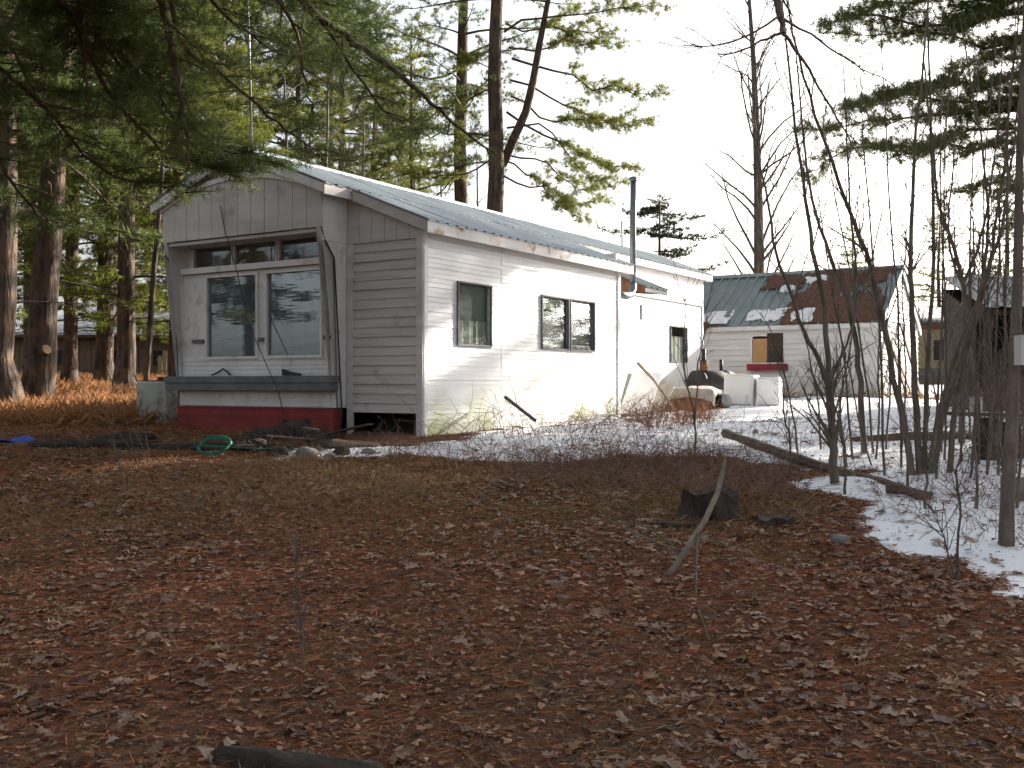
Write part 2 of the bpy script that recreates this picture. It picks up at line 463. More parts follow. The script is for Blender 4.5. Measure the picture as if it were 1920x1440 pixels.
# cheeks that flare out to the overhang
prof = [(-0.5, 2.68), (-0.43, 2.50), (-0.275, 2.31), (-0.20, 0.36), (-0.01, 0.36), (-0.01, 2.68)]
for x0, x1 in ((-3.04, -2.94), (-0.10, -0.002)):
    ck = prism('side_cheek', M_white, home, prof, x0, x1, 0)
    e = MB(); xo = x1 + 0.001 if x1 > -1 else x0 - 0.001
    e.tube([(xo, y - 0.006, z) for y, z in prof[:4]], 0.011, 6)
    link('edge_trim', e.mesh('edge_trim', M_grey), ck)
box('overhang_soffit', M_aged, home, -2.94, -0.10, -0.47, -0.117, 2.625, 2.668)
box('window_ledge', M_white, home, -2.93, -0.11, -0.275, -0.118, 2.245, 2.325)

def louvre_window(parent, x0, x1, z0, z1, plane, face, n, pane='louvre', frame=M_frame, curtain=None, curtain_mat=M_fabric, fw=0.035, tilt=0.010, glass=None):
    """aluminium frame with tilted glass louvres; plane is where the outer wall face is"""
    w = link('window', None, parent)
    m = MB()
    def bb(a0, a1, d0, d1, b0, b1):
        if face == 'front': m.box(a0, a1, plane + d0, plane + d1, b0, b1)
        else: m.box(plane - d1, plane - d0, a0, a1, b0, b1)
    bb(x0 - fw, x0, -0.035, 0.05, z0 - fw, z1 + fw); bb(x1, x1 + fw, -0.035, 0.05, z0 - fw, z1 + fw)
    bb(x0, x1, -0.034, 0.05, z0 - fw, z0); bb(x0, x1, -0.034, 0.05, z1, z1 + fw)
    link('window_frame', m.mesh('window_frame', frame), w)
    h = (z1 - z0) / n
    for i in range(n):
        m = MB()
        tl = tilt if n > 1 else 0.0
        za, zb = z0 + i * h + 0.002, z0 + (i + 1) * h + (0.004 if n > 1 else -0.002)
        P = [(x0 + .003, -tl, za), (x1 - .003, -tl, za), (x1 - .003, tl, zb), (x0 + .003, tl, zb)]
        Vv = []
        for d in (0, 0.005):
            for a, b, z in P:
                dd = b + d + 0.012
                Vv.append((a, plane + dd, z) if face == 'front' else (plane - dd, a, z))
        m.add(Vv, [(0, 1, 2, 3), (7, 6, 5, 4), (0, 4, 5, 1), (1, 5, 6, 2), (2, 6, 7, 3), (3, 7, 4, 0)])
        link(pane, m.mesh(pane, glass or M_glass, fix=True), w)
    if curtain:
        for c0, c1 in curtain:
            m = MB(); k = 14
            for j in range(k):
                a0 = x0 + (x1 - x0) * j / k; a1 = x0 + (x1 - x0) * (j + 1) / k
                d0 = 0.045 + 0.012 * math.sin(j * 1.9); d1 = 0.045 + 0.012 * math.sin((j + 1) * 1.9)
                q = [(a0, d0, c0), (a1, d1, c0), (a1, d1, c1), (a0, d0, c1)]
                q = [((a, plane + d, z) if face == 'front' else (plane - d, a, z)) for a, d, z in q]
                m.add(q, [(0, 1, 2, 3)])
            link('blind_or_pane_tone', m.mesh('blind_or_pane_tone', curtain_mat), w)
    return w

M_pane_tone = mat('pane_reflection_tone', (0.15, 0.175, 0.20), (0.09, 0.11, 0.13), 3, 0.9)  # blue-grey of the front panes' reflection, put into an added sheet
M_blindgrey = mat('grey_blind', (0.30, 0.31, 0.29), (0.22, 0.23, 0.22), 4, 0.9)
M_louvre = mat('pale_blind', (0.40, 0.41, 0.36), (0.30, 0.31, 0.27), 6, 0.9)
louvre_window(home, *W1, -0.205, 'front', 8, frame=M_white, tilt=0.0008, glass=M_glass_front, curtain=[(1.05, 2.17)], curtain_mat=M_pane_tone)  # added sheet behind the glass carries the reflection's blue-grey
louvre_window(home, *W2, -0.205, 'front', 8, frame=M_white, tilt=0.0008, glass=M_glass_front, curtain=[(1.05, 2.17)], curtain_mat=M_pane_tone)  # same added reflection-toned sheet behind this window
for a, b in TR:
    louvre_window(home, a, b, 2.34, 2.62, -0.115, 'front', 1, pane='pane', frame=M_white, fw=0.018)
for a, b in ((-2.72, -2.50), (-1.40, -1.29), (-0.21, -0.06)):
    box('shutter_catch', M_grey, home, a, b, -0.245, -0.206, 1.255, 1.305)
# grey shelf beam, red skirting
box('shelf_beam', M_grey, home, -3.10, 0.03, -0.40, -0.221, 0.585, 0.775)
box('shelf_lip', M_grey, home, -3.12, 0.05, -0.42, -0.219, 0.690, 0.778)
sk = box('skirting', M_red, home, -3.0, -0.02, -0.26, -0.10, -0.2, 0.352)
m_sk = MB(); m_sk.box(-3.01, -0.01, -0.274, -0.258, 0.335, 0.356); m_sk.box(-3.0, -0.02, -0.268, -0.259, 0.22, 0.232)
link('skirting_rail', m_sk.mesh('skirting_rail', M_red), sk)

# overhang: vertical boards with a bowed top, gable infill above
def arch(x): return 3.13 + 0.33 * (1 - ((x + 1.52) / 1.52) ** 2)
oh = box('overhang_backing', M_aged, home, -3.03, -0.01, -0.478, -0.455, 2.682, 3.12)
nb = 12
for i in range(nb):
    x0 = -3.04 + 3.04 * i / nb + 0.004; x1 = -3.04 + 3.04 * (i + 1) / nb - 0.004
    w = brng.uniform(-0.002, 0.002)
    prism('plank', M_aged, oh, [(x0, 2.682 + brng.uniform(-.004, .004)), (x1, 2.682), (x1, arch(x1)), (0.5 * (x0 + x1), arch(0.5 * (x0 + x1))), (x0, arch(x0))], -0.502 + w, -0.48 + w, 1)
m = MB()
xs = np.linspace(-3.06, 0.02, 25)
for a, b in zip(xs[:-1], xs[1:]):
    m.prism([(a, arch(a) - 0.02), (b, arch(b) - 0.02), (b, arch(b) + 0.045), (a, arch(a) + 0.045)], -0.53, -0.47, 1)
link('bowed_trim', m.mesh('bowed_trim', M_white, fix=True), home)
prism('gable_infill', M_aged, home, [(-3.0, 3.14), (-0.02, 3.14), (-0.02, ztop_r(-0.02) - 0.05), (-1.52, 3.80), (-3.0, ztop_l(-3.0) - 0.05)], -0.452, -0.43, 1)
# right cheek of the overhang, above the flare
box('overhang_side', M_white, home, -0.022, 0.004, -0.478, -0.003, 2.51, ztop_r(0) - 0.06)
box('overhang_side', M_white, home, -3.045, -3.02, -0.478, -0.003, 2.51, ztop_l(-3.04) - 0.04)

# -- clapboard addition, front
afw = box('wall', M_clap, home, 0.0, 1.245, 0.012, 0.05, 0.30, 2.49)
cb = board_mesh('siding_board', M_clap, 0.128, 0.026, 0.22)
siding(afw, cb, 0.1222, 0.10, 1.15, 0.30, 2.50, (), 'front', 0.010, wob=0.004)
box('corner_board', M_aged, home, 0.008, 0.10, -0.030, 0.010, 0.0, 2.50)
box('corner_board', M_aged, home, 1.15, 1.252, -0.032, 0.010, 0.0, 2.62)
box('crawl_space_sill', M_darkwood, home, 0.10, 1.15, -0.025, 0.09, -0.15, 0.045)
box('crawl_space_shade', M_dark, home, 0.10, 1.15, 0.45, 0.47, -0.1, 0.3)  # added near-black sheet: the opening's shade as colour
ug = box('gable_backing', M_aged, home, 0.0, 1.245, 0.013, 0.045, 2.505, 2.60)
xs = [0.006, 0.21, 0.42, 0.63, 0.83, 1.03, 1.245]
for x0, x1 in zip(xs[:-1], xs[1:]):
    prism('plank', M_aged, ug, [(x0 + .004, 2.505), (x1 - .004, 2.505), (x1 - .004, ztop_r(x1) - 0.05), (x0 + .004, ztop_r(x0) - 0.05)], -0.018, 0.010, 1)
# -- addition, long side
SW = [(0.74, 1.51, 1.20, 2.00), (2.91, 3.70, 1.21, 1.98), (3.78, 4.56, 1.21, 1.98)]
asw = wall_with_holes('wall', M_metal_siding, home, 0.012, 5.52, 0.02, 2.56, SW, 1.19, 1.238, 1)
fine = board_mesh('siding_board', M_metal_siding, 0.0628, 0.0085, 0.3)
pad = 0.018
siding(asw, fine, 0.062, 0.075, 1.79, 0.16, 2.52, [(a - pad, b + pad, c - pad, d + pad) for a, b, c, d in SW], 'side', 1.238)
siding(asw, fine, 0.062, 1.796, 5.43, 0.16, 2.52, [(a - pad, b + pad, c - pad, d + pad) for a, b, c, d in SW], 'side', 1.238)
box('foundation_board', M_metal_siding, home, 1.20, 1.246, 0.05, 5.45, -0.25, 0.155)
box('corner_trim', M_white, home, 1.2385, 1.258, 0.0, 0.07, -0.1, 2.60)
box('corner_trim', M_white, home, 1.21, 1.262, 5.43, 5.535, -0.1, 2.60)
louvre_window(home, *SW[0], 1.238, 'side', 6, frame=M_grey, fw=0.022, curtain=[(1.2, 1.52)], curtain_mat=M_louvre)
box('blind_or_pane_tone', M_blindgrey, home, 1.155, 1.165, 0.72, 1.53, 1.521, 2.02)
for a_ in (2.90, 3.77): box('blind_or_pane_tone', M_blindgrey, home, 1.155, 1.165, a_, a_ + 0.81, 1.31, 1.795)
louvre_window(home, *SW[1], 1.238, 'side', 6, frame=M_grey, fw=0.022, curtain=[(1.80, 1.99), (1.2, 1.30)])
louvre_window(home, *SW[2], 1.238, 'side', 6, frame=M_grey, fw=0.022, curtain=[(1.80, 1.99), (1.2, 1.29)])
box('wall', M_white, home, 0.06, 1.20, 5.47, 5.52, 0.0, 2.9)
# -- trailer side behind the addition
RW = [(10.54, 11.42, 1.17, 1.92)]
rsw = wall_with_holes('wall', M_metal_siding, home, 5.53, 12.40, -0.1, 2.47, RW, -0.05, 0.0, 1)
siding(rsw, fine, 0.062, 5.60, 12.33, 0.10, 2.46, [(a - pad, b + pad, c - pad, d + pad) for a, b, c, d in RW], 'side', 0.0)
box('upper_panel', M_metal_siding, home, -0.05, 0.022, 5.53, 12.40, 2.475, 3.17)
box('panel_drip_edge', M_grey, home, 0.0, 0.030, 5.54, 12.39, 2.462, 2.478)
box('corner_trim', M_white, home, -0.04, 0.026, 12.33, 12.415, -0.1, 2.46)
louvre_window(home, *RW[0], 0.0, 'side', 4, frame=M_grey, fw=0.022, curtain=[(1.17, 1.72)])
h = box('utility_hatch', M_white, home, -0.01, 0.020, 9.04, 9.57, 2.01, 2.28)
mh = MB(); mh.box(0.0, 0.028, 9.02, 9.04, 1.99, 2.30); mh.box(0.0, 0.026, 9.04, 9.57, 2.281, 2.295)
link('hatch_frame', mh.mesh('hatch_frame', M_grey), h)
# hidden walls close the shell
box('wall', M_white, home, -3.04, -2.99, 0.0, 12.40, -0.1, 3.18)
box('wall', M_white, home, -3.04, -0.05, 12.36, 12.41, -0.1, 3.2)
box('floor', M_dark, home, -2.98, -0.06, -0.05, 12.3, 0.36, 0.40)
box('floor', M_dark, home, 0.02, 1.18, 0.06, 5.46, 0.31, 0.36)
prism('gable_infill', M_white, home, [(-3.02, 3.19), (0.0, 3.19), (-1.52, 3.80)], 12.37, 12.40, 1)

# -- roof sheets with ribs
def roof_sheet_mesh(name, mt, xe, ze, xr, zr, width, rib=0.225, rh=0.022, axis_len=True):
    """corrugated sheet from eave (xe,ze) to ridge (xr,zr), width along y"""
    ys = [0.0]; hs_ = [rh]
    k = max(1, int(round(width / rib))); st = width / k
    for i in range(k):
        y = i * st
        ys += [y + 0.02, y + 0.045, y + st - 0.045, y + st - 0.02]; hs_ += [rh, 0.0, 0.0, rh]
    ys.append(width); hs_.append(rh)
    s = 1 if xe > xr else -1
    dx, dz = xr - xe, zr - ze; ln = math.hypot(dx, dz)
    nx, nz = s * abs(dz) / ln, abs(dx) / ln
    Vv = []; n = len(ys)
    for (x, z) in ((xe, ze), (xr, zr)):
        for off in (0.0, -0.006):
            for y, h_ in zip(ys, hs_): Vv.append((x + nx * (h_ + off), y, z + nz * (h_ + off)))
    Qq = []
    for i in range(n - 1):
        Qq.append((i, i + 1, 2 * n + i + 1, 2 * n + i)); Qq.append((n + i + 1, n + i, 3 * n + i, 3 * n + i + 1))
        Qq.append((i, n + i, n + i + 1, i + 1)); Qq.append((2 * n + i, 2 * n + i + 1, 3 * n + i + 1, 3 * n + i))
    m = MB(); m.add(Vv, Qq)
    return m.mesh(name, mt, fix=True)

def roof_plane(parent, mt, xe, ze, xr, zr, y0, y1, w=0.9, **k):
    n = int(round((y1 - y0) / w)); w = (y1 - y0) / n
    me = roof_sheet_mesh('roof_sheet', mt, xe, ze, xr, zr, w, **k)
    for i in range(n):
        link('roof_sheet', me, parent, (0, y0 + i * w, brng.uniform(-0.003, 0.003)))

roof = link('roof', None, home)
roof_plane(roof, M_roof, 0.155, ztop_r(0.155), -1.52, 3.87, -0.62, 12.70)
roof_plane(roof, M_roof, 1.40, ztop_r(1.40) - 0.01, 0.152, ztop_r(0.152) - 0.01, -0.13, 5.80)
roof_plane(roof, M_roof, -3.22, ztop_l(-3.22), -1.52, 3.87, -0.62, 12.70)
m = MB()
m.prism([(-1.70, 3.83), (-1.52, 3.91), (-1.34, 3.83), (-1.34, 3.815), (-1.52, 3.893), (-1.70, 3.815)], -0.63, 12.71, 1)
link('ridge_cap', m.mesh('ridge_cap', M_roof, fix=True), roof)
def rake(x0, z0, x1, z1, y0, y1, hgt=0.13, mt=M_white):
    prism('rake_board', mt, roof, [(x0, z0 - 0.012), (x1, z1 - 0.012), (x1, z1 - hgt), (x0, z0 - hgt)], y0, y1, 1)
rake(-1.52, 3.86, 0.12, ztop_r(0.12), -0.60, -0.565, mt=M_white)
rake(-3.18, ztop_l(-3.18), -1.52, 3.86, -0.60, -0.565, mt=M_white)
rake(0.16, ztop_r(0.16), 1.37, ztop_r(1.37) - 0.01, -0.10, -0.06, 0.15, mt=M_aged)
rake(-1.52, 3.86, 0.12, ztop_r(0.12), 12.64, 12.67)
M_fascia = mat('peeling_fascia', (0.72, 0.70, 0.68), (0.60, 0.56, 0.53), 2.5, 0.65, 0.2, 30, c3=(0.34, 0.20, 0.12), s3=3.5, lo3=0.56, hi3=0.68)
def fascia(x, zt, y0, y1, hgt=0.14):
    box('fascia_board', M_fascia, roof, x - 0.03, x, y0, y1, zt - hgt, zt - 0.002)
fascia(0.142, ztop_r(0.142), -0.60, -0.004)
fascia(0.142, ztop_r(0.142), 5.84, 12.67)
fascia(1.385, ztop_r(1.385) - 0.012, -0.10, 5.78, 0.15)
box('soffit_board', M_aged, roof, 1.245, 1.352, -0.055, 5.76, 2.565, 2.585)
box('frieze_board', M_aged, roof, 1.24, 1.262, 0.072, 5.428, 2.50, 2.562)
box('soffit_board', M_white, roof, 0.024, 0.110, 5.86, 12.64, 3.06, 3.075)

# -- awning by the back door, stove pipe with elbow
aw = link('awning', None, home)
me = roof_sheet_mesh('awning_sheet', M_teal, 1.22, 2.42, 0.03, 2.93, 1.0)
link('awning_sheet', me, aw, (0, 6.65, 0))
for y in (6.72, 7.54):
    prism('bracket', M_rust, aw, [(0.03, 2.44), (0.03, 2.90), (1.16, 2.415), (1.16, 2.34)], y, y + 0.03, 1)
box('awning_fascia', M_grey, aw, 1.17, 1.20, 6.66, 7.64, 2.33, 2.42)
box('back_door', M_white, home, 0.004, 0.03, 6.75, 7.55, 0.15, 2.2)
sp = link('stove_pipe', None, home)
tubeobj('pipe', M_galv, sp, [(1.10, 6.35, 2.42), (1.10, 6.35, 3.4), (1.11, 6.36, 4.30)], 0.055, 12)
tubeobj('elbow', M_galv, sp, [(1.10, 5.53, 2.22), (1.10, 6.10, 2.22), (1.10, 6.27, 2.26), (1.10, 6.34, 2.35), (1.10, 6.35, 2.46)], 0.068, 12)
tubeobj('pipe_cap', M_galv, sp, [(1.11, 6.36, 4.28), (1.11, 6.36, 4.34), (1.11, 6.36, 4.36)], [0.075, 0.075, 0.03], 12)
tubeobj('vent_stack', M_white, home, [(-1.0, 10.2, 3.60), (-1.0, 10.2, 4.25)], 0.03, 8)

# things fixed loosely to the front
mast = thing('antenna_mast', 'tall thin galvanised mast standing on the roof ridge', 'antenna mast', hw(-1.66, -0.1, 3.80))
tubeobj('pole', M_galv, mast, [(0, 0, -0.02), (-0.04, 0, 1.6), (-0.08, 0, 2.6)], 0.018, 8)
tubeobj('upper_pole', M_frame, mast, [(-0.078, 0, 2.5), (-0.16, 0, 4.6)], 0.030, 8)
tubeobj('clamp', M_black, mast, [(-0.076, 0, 2.45), (-0.080, 0, 2.62)], 0.04, 8)
tag(tubeobj('cable', M_black, None, [hw(-1.80, -0.545, 3.10), hw(-1.72, -0.53, 2.72), hw(-1.60, -0.43, 2.2), hw(-1.42, -0.43, 1.55), hw(-1.05, -0.44, 0.95), hw(-0.75, -0.50, 0.55), hw(-0.45, -0.65, 0.05)], 0.0065, 6),
    'black cable drooping across the front windows down to the rubbish', 'cable')
tag(tubeobj('drain_cable', M_black, None, [hw(0.03, -0.462, 2.50), hw(0.035, -0.30, 2.29), hw(0.035, -0.22, 1.2), hw(0.04, -0.16, 0.3), hw(0.03, -0.16, 0.0)], 0.011, 6),
    'dark cable running down the flared right edge of the home front', 'cable')
bk = thing('steel_bracket', 'bent dark steel bar lying on the grey shelf below the left window', 'bracket', hw(-2.05, -0.29, 0.782), RZ)
tubeobj('bar', M_black, bk, [(-0.20, 0, 0.012), (-0.10, 0.02, 0.05), (0.0, 0.02, 0.10), (0.10, 0.0, 0.06), (0.19, -0.02, 0.012)], 0.013, 6)
bk = thing('steel_wedge', 'dark steel wedge lying on the grey shelf below the right window', 'bracket', hw(-0.72, -0.30, 0.779), RZ)
prism('plate', M_black, bk, [(-0.14, 0.002), (0.16, 0.002), (0.15, 0.03), (-0.05, 0.06), (-0.15, 0.09)], -0.03, 0.03, 1)

# ------------------------------------------------------------------ white shed behind
SHZ = 1.14
shed = thing('shed', 'small white clapboard shed with ribbed teal metal roof and half boarded window', 'shed', (9.24, 26.0, SHZ), RZ)
SWN = [(-3.30, -2.48, 0.98, 1.68)]
w = wall_with_holes('wall', M_shed, shed, -5.4, 0.0, -0.2, 2.06, SWN, 0.012, 0.05, 0)
sbm = board_mesh('siding_board', M_shed, 0.137, 0.036, 0.25)
siding(w, sbm, 0.1445, -5.32, -0.08, 0.02, 1.90, [(SWN[0][0] - .05, SWN[0][1] + .05, SWN[0][2] - .05, SWN[0][3] + .05)], 'front', 0.010, wob=0.005)
box('frieze_board', M_shed, shed, -5.4, 0.0, -0.03, 0.010, 1.87, 2.04)
box('corner_board', M_shed, shed, -0.085, 0.004, -0.028, 0.010, -0.1, 1.868)
box('corner_board', M_shed, shed, -5.40, -5.32, -0.028, 0.010, -0.1, 1.868)
gw = prism('wall', M_shed, shed, [(0.05, -0.2), (4.70, -0.2), (4.70, 2.0), (2.375, 3.5), (0.05, 2.0)], -0.05, -0.008, 0)
def gspan(z):
    if z < 1.95: return (0.06, 4.68)
    r = (z - 1.95) / 0.66
    return (0.08 + r, 4.66 - r)
siding(gw, sbm, 0.1445, 0, 0, 0.02, 3.45, (), 'side', -0.008, xfun=gspan, wob=0.004)
box('wall', M_shed, shed, -5.4, -0.06, 4.65, 4.70, -0.2, 2.0)
prism('wall', M_shed, shed, [(0.06, -0.2), (4.64, -0.2), (4.64, 2.0), (2.35, 3.5), (0.06, 2.0)], -5.4, -5.36, 0)
sroof = link('roof', None, shed)
def sheet_along_x(name, mt, ye, ze, yr, zr, width, rib=0.3, rh=0.045):
    me = roof_sheet_mesh(name, mt, -ye, ze, -yr, zr, width, rib=rib, rh=rh)
    co = np.empty(len(me.vertices) * 3, np.float32); me.vertices.foreach_get('co', co); co = co.reshape(-1, 3)
    me.vertices.foreach_set('co', np.stack([co[:, 1], -co[:, 0], co[:, 2]], -1).ravel())
    me.update()
    return me
me = sheet_along_x('roof_sheet', M_teal, -0.18, 1.95, 2.35, 3.58, 0.8)
me2 = sheet_along_x('roof_sheet', M_teal, 4.86, 1.95, 2.35, 3.58, 0.8)
for i in range(7):
    link('roof_sheet', me, sroof, (-5.5 + i * 0.8, 0, 0)); link('roof_sheet', me2, sroof, (-5.5 + i * 0.8, 0, 0))
prism('ridge_cap', M_teal, sroof, [(2.17, 3.53), (2.35, 3.63), (2.53, 3.53), (2.53, 3.51), (2.35, 3.61), (2.17, 3.51)], -5.52, 0.12, 0)
for s in (0, 1):
    prism('rake_board', M_white, sroof, [(-0.14, 1.96), (2.35, 3.57), (2.35, 3.42), (-0.14, 1.82)] if s == 0 else [(4.84, 1.96), (2.35, 3.57), (2.35, 3.42), (4.84, 1.82)], 0.05, 0.08, 0)
box('fascia_board', M_shed, sroof, -5.45, 0.05, -0.16, -0.13, 1.83, 1.955)
wn_ = link('window', None, shed)
m = MB(); m.box(-3.36, -3.30, -0.025, 0.04, 0.92, 1.74); m.box(-2.48, -2.42, -0.025, 0.04, 0.92, 1.74); m.box(-3.30, -2.48, -0.024, 0.04, 1.68, 1.74); m.box(-3.30, -2.48, -0.03, 0.04, 0.92, 0.98)
link('window_frame', m.mesh('window_frame', M_white), wn_)
box('plywood_panel', M_ply, wn_, -3.29, -2.88, 0.0, 0.011, 0.985, 1.62)
box('window_screen', M_darkwood, wn_, -2.89, -2.46, -0.035, -0.005, 0.985, 1.76)
fb = thing('flower_box', 'dark red wooden flower box under the shed window', 'flower box', (9.24 + 0.847 * -2.9, 26.0 + 0.532 * 2.9, SHZ + 0.70), RZ)
fb.location = Vector((9.24, 26.0, SHZ)) + Vector((0.847 * -2.86 + 0.532 * -0.13, 0.532 * 2.86 + 0.847 * -0.13, 0.77))
box('box_front', M_redbox, fb, -0.52, 0.52, -0.10, -0.075, 0.0, 0.17)
box('box_bottom', M_redbox, fb, -0.52, 0.52, -0.073, 0.098, 0.0, 0.02)
for s in (-1, 1): box('box_end', M_redbox, fb, s * 0.51 - 0.012, s * 0.51 + 0.012, -0.073, 0.1, 0.022, 0.17)
box('soil', M_fence, fb, -0.49, 0.49, -0.072, 0.09, 0.10, 0.165)

def roof_patch(name, mt, x0, x1, s0, s1, seed, thr, thick, label, cat):
    """ragged layer on the shed roof, in roof coordinates: x along, s up the slope 0..1"""
    xs = np.arange(x0, x1, 0.05); ss = np.arange(s0, s1, 0.02)
    X, S = np.meshgrid(xs, ss)
    e = np.minimum(np.minimum((X - x0) * 0.55, (x1 - X) * 1.1), np.minimum(S - s0, s1 - S) * 3.2)
    d = np.clip(e, 0, 0.5) + 1.15 * fbm(X * 2.1, S * 6.0, seed, 5) - thr
    h_ = np.clip(d * thick, -0.01, thick * 0.4) + 0.046
    y = -0.18 + S * 2.53; z = 1.95 + S * 1.63
    ln = math.hypot(2.53, 1.63)
    V = np.stack([X, y - 1.63 / ln * h_, z + 2.53 / ln * h_], -1).reshape(-1, 3)
    nx = len(xs); i = np.arange(len(ss) - 1)[:, None] * nx + np.arange(nx - 1)[None, :]
    Qd = np.stack([i, i + 1, i + nx + 1, i + nx], -1).reshape(-1, 4)
    Qd = Qd[(d.reshape(-1)[Qd] > 0).any(1)]
    m = MB(); m.add(V, Qd)
    return tag(link(name, m.mesh(name, mt, True), None, (9.24, 26.0, SHZ), (0, 0, RZ)), label, cat, kind='stuff')
M_roofneedle = mat('roof_needles', (0.185, 0.085, 0.052), (0.09, 0.048, 0.034), 9, 0.95, 0.8, 30)
roof_patch('roof_snow', M_snow, -5.4, -3.95, 0.0, 0.30, 3, 0.05, 0.16, 'snow patch at the eave corner of the teal shed roof', 'snow')
roof_patch('roof_snow', M_snow, -3.5, -1.6, 0.0, 0.30, 9, 0.12, 0.16, 'snow patch at the middle eave of the teal shed roof', 'snow')
roof_patch('roof_snow', M_snow, -3.0, -1.5, 0.35, 0.98, 21, 0.42, 0.12, 'thin broken snow among the needles on the shed roof', 'snow')
roof_patch('needle_layer', M_roofneedle, -2.5, 0.0, -0.01, 0.99, 14, 0.02, 0.07, 'rust brown pine needle layer covering the shed roof end', 'pine needles')
roof_patch('needle_layer', M_roofneedle, -3.6, -1.6, 0.66, 0.97, 15, 0.0, 0.07, 'thin rust brown needle strip below the shed ridge', 'pine needles')
roof_patch('needle_layer', M_roofneedle, -5.1, -4.35, -0.06, 0.07, 18, -0.25, 0.09, 'small clump of rust brown needles hanging off the shed eave', 'pine needles')

# junk against the shed gable
def gpos(x, y): return (x, y, gz(x, y))
for k, (dx, dy, ln, tl, mt, lab) in enumerate(((0.55, 0.6, 2.3, -16, M_wood, 'weathered grey plank leaning on the shed gable'), (0.55, 1.3, 1.7, -20, M_fence, 'pale yellow plank leaning on the shed gable'), (0.6, 2.1, 2.1, -15, M_darkwood, 'dark plank leaning on the shed gable'))):
    p0 = Vector((9.24 + 0.847 * dx + 0.532 * dy, 26 - 0.532 * dx + 0.847 * dy, 0)); p0.z = gz(p0.x, p0.y) - 0.02
    t = thing('leaning_plank', lab, 'plank', p0, RZ)
    b = box('plank_board', mt, t, -0.02, 0.02, -0.12, 0.12, 0, ln); b.rotation_euler = (0, R(tl), 0)

# ------------------------------------------------------------------ junk between home and shed
def applianc(px0, px1, pyt, Y, label, depth=0.62, rz=-0.25, roll=0.0):
    a = at(px0, pyt, Y); b = at(px1, pyt, Y)
    wd = (b.x - a.x) * 0.93; cx = 0.5 * (a.x + b.x); zb = gz(cx, Y) - 0.05; hh = a.z - zb
    t = thing('washing_machine', label, 'appliance', (cx, Y, zb), rz)
    m = MB(); m.box(-wd / 2, wd / 2, 0, depth, 0, hh)
    me = m.mesh('cabinet', M_appl)
    c = link('cabinet', me, t); bv = c.modifiers.new('b', 'BEVEL'); bv.width = 0.03; bv.segments = 3
    box('top_lid', M_appl, t, -wd / 2 + .02, wd / 2 - .02, 0.03, depth - .03, hh + 0.001, hh + 0.025)
    box('kick_plate', M_frame, t, -wd / 2 + .03, wd / 2 - .03, -0.006, 0.02, 0.03, 0.13)
    box('door_panel', M_appl, t, -wd / 2 + .05, wd / 2 - .05, -0.012, 0.01, 0.17, hh - 0.10)
    t.rotation_euler = (0, roll, rz)
    return t
applianc(1352, 1412, 704, 20.6, 'white enamel washing machine with slanted lean, beside the black barrel', rz=-0.45, roll=0.05)
applianc(1417, 1462, 709, 20.3, 'smaller white enamel dryer standing upright in the snow below the flower box', rz=-0.35)
t = thing('black_barrel', 'black steel barrel lying behind the white washing machine', 'barrel', at(1335, 712, 22.5), 0.3)
t.location.z = gz(t.location.x, 22.5) - 0.05
m = MB(); m.tube([(-0.45, 0, 0.42), (-0.44, 0, 0.42), (0.44, 0, 0.42), (0.45, 0, 0.42)], [0.30, 0.36, 0.36, 0.30], 18); link('drum', m.mesh('drum', M_black, True), t)
for x in (-0.3, 0.3):
    tubeobj('band', M_black, t, [(x - 0.02, 0, 0.42), (x + 0.02, 0, 0.42)], 0.375, 18)
    box('leg', M_black, t, x - 0.03, x + 0.03, -0.2, 0.2, 0, 0.3)
tubeobj('flue', M_black, t, [(-0.2, 0, 0.74), (-0.2, 0, 1.25)], 0.05, 8)
tubeobj('flue', M_black, t, [(0.25, 0.05, 0.74), (0.25, 0.05, 1.02)], 0.04, 8)

def lump(name, mt, loc, size, seed, label, cat, group=None, sub=3, amp=0.3, rz=0.0):
    import bmesh
    bm = bmesh.new(); bmesh.ops.create_icosphere(bm, subdivisions=sub, radius=1.0)
    V = np.array([v.co[:] for v in bm.verts])
    n = 1 + amp * fbm(V[:, 0] * 1.6 + seed, V[:, 1] * 1.6 + V[:, 2] * 1.9, seed, 3)
    V = np.sign(V) * np.abs(V) ** 0.75 * n[:, None] * np.array(size)
    for v, c in zip(bm.verts, V): v.co = c
    me = bpy.data.meshes.new(name); bm.to_mesh(me); bm.free(); me.materials.append(mt)
    me.polygons.foreach_set('use_smooth', np.full(len(me.polygons), True))
    o = link(name, me, None, (loc[0], loc[1], loc[2] + size[2] * 0.7), (0, 0, rz))
    return tag(o, label, cat, group)
# tarp-covered pile beside the home
t_p = at(1272, 720, 19.5)
t = thing('covered_pile', 'junk pile under a wrinkled pale tarp behind the mobile home', 'junk pile', (t_p.x, 19.5, gz(t_p.x, 19.5)), -0.4)
t.scale = (1.0, 1.0, 0.78)
box('pile_base', M_wood, t, -0.62, 0.55, 0.0, 0.9, -0.05, 0.42)
n = 30; xs = np.linspace(-0.75, 0.7, n); ys = np.linspace(-0.12, 1.0, 18)
Vt, Qt = grid_sheet(xs, ys, lambda X, Y: 0.52 + 0.10 * np.sin(X * 3 + 1) - np.where((Y < 0.0) | (Y > 0.92), 0.24, 0) - np.where(np.abs(X) > 0.65, 0.12, 0) + 0.07 * fbm(X * 5, Y * 5, 3, 3))
m = MB(); m.add(Vt, Qt); o = link('tarp', m.mesh('tarp', M_paletarp, True), t); sd = o.modifiers.new('s', 'SOLIDIFY'); sd.thickness = 0.012
pp = at(1200, 740, 18.6)
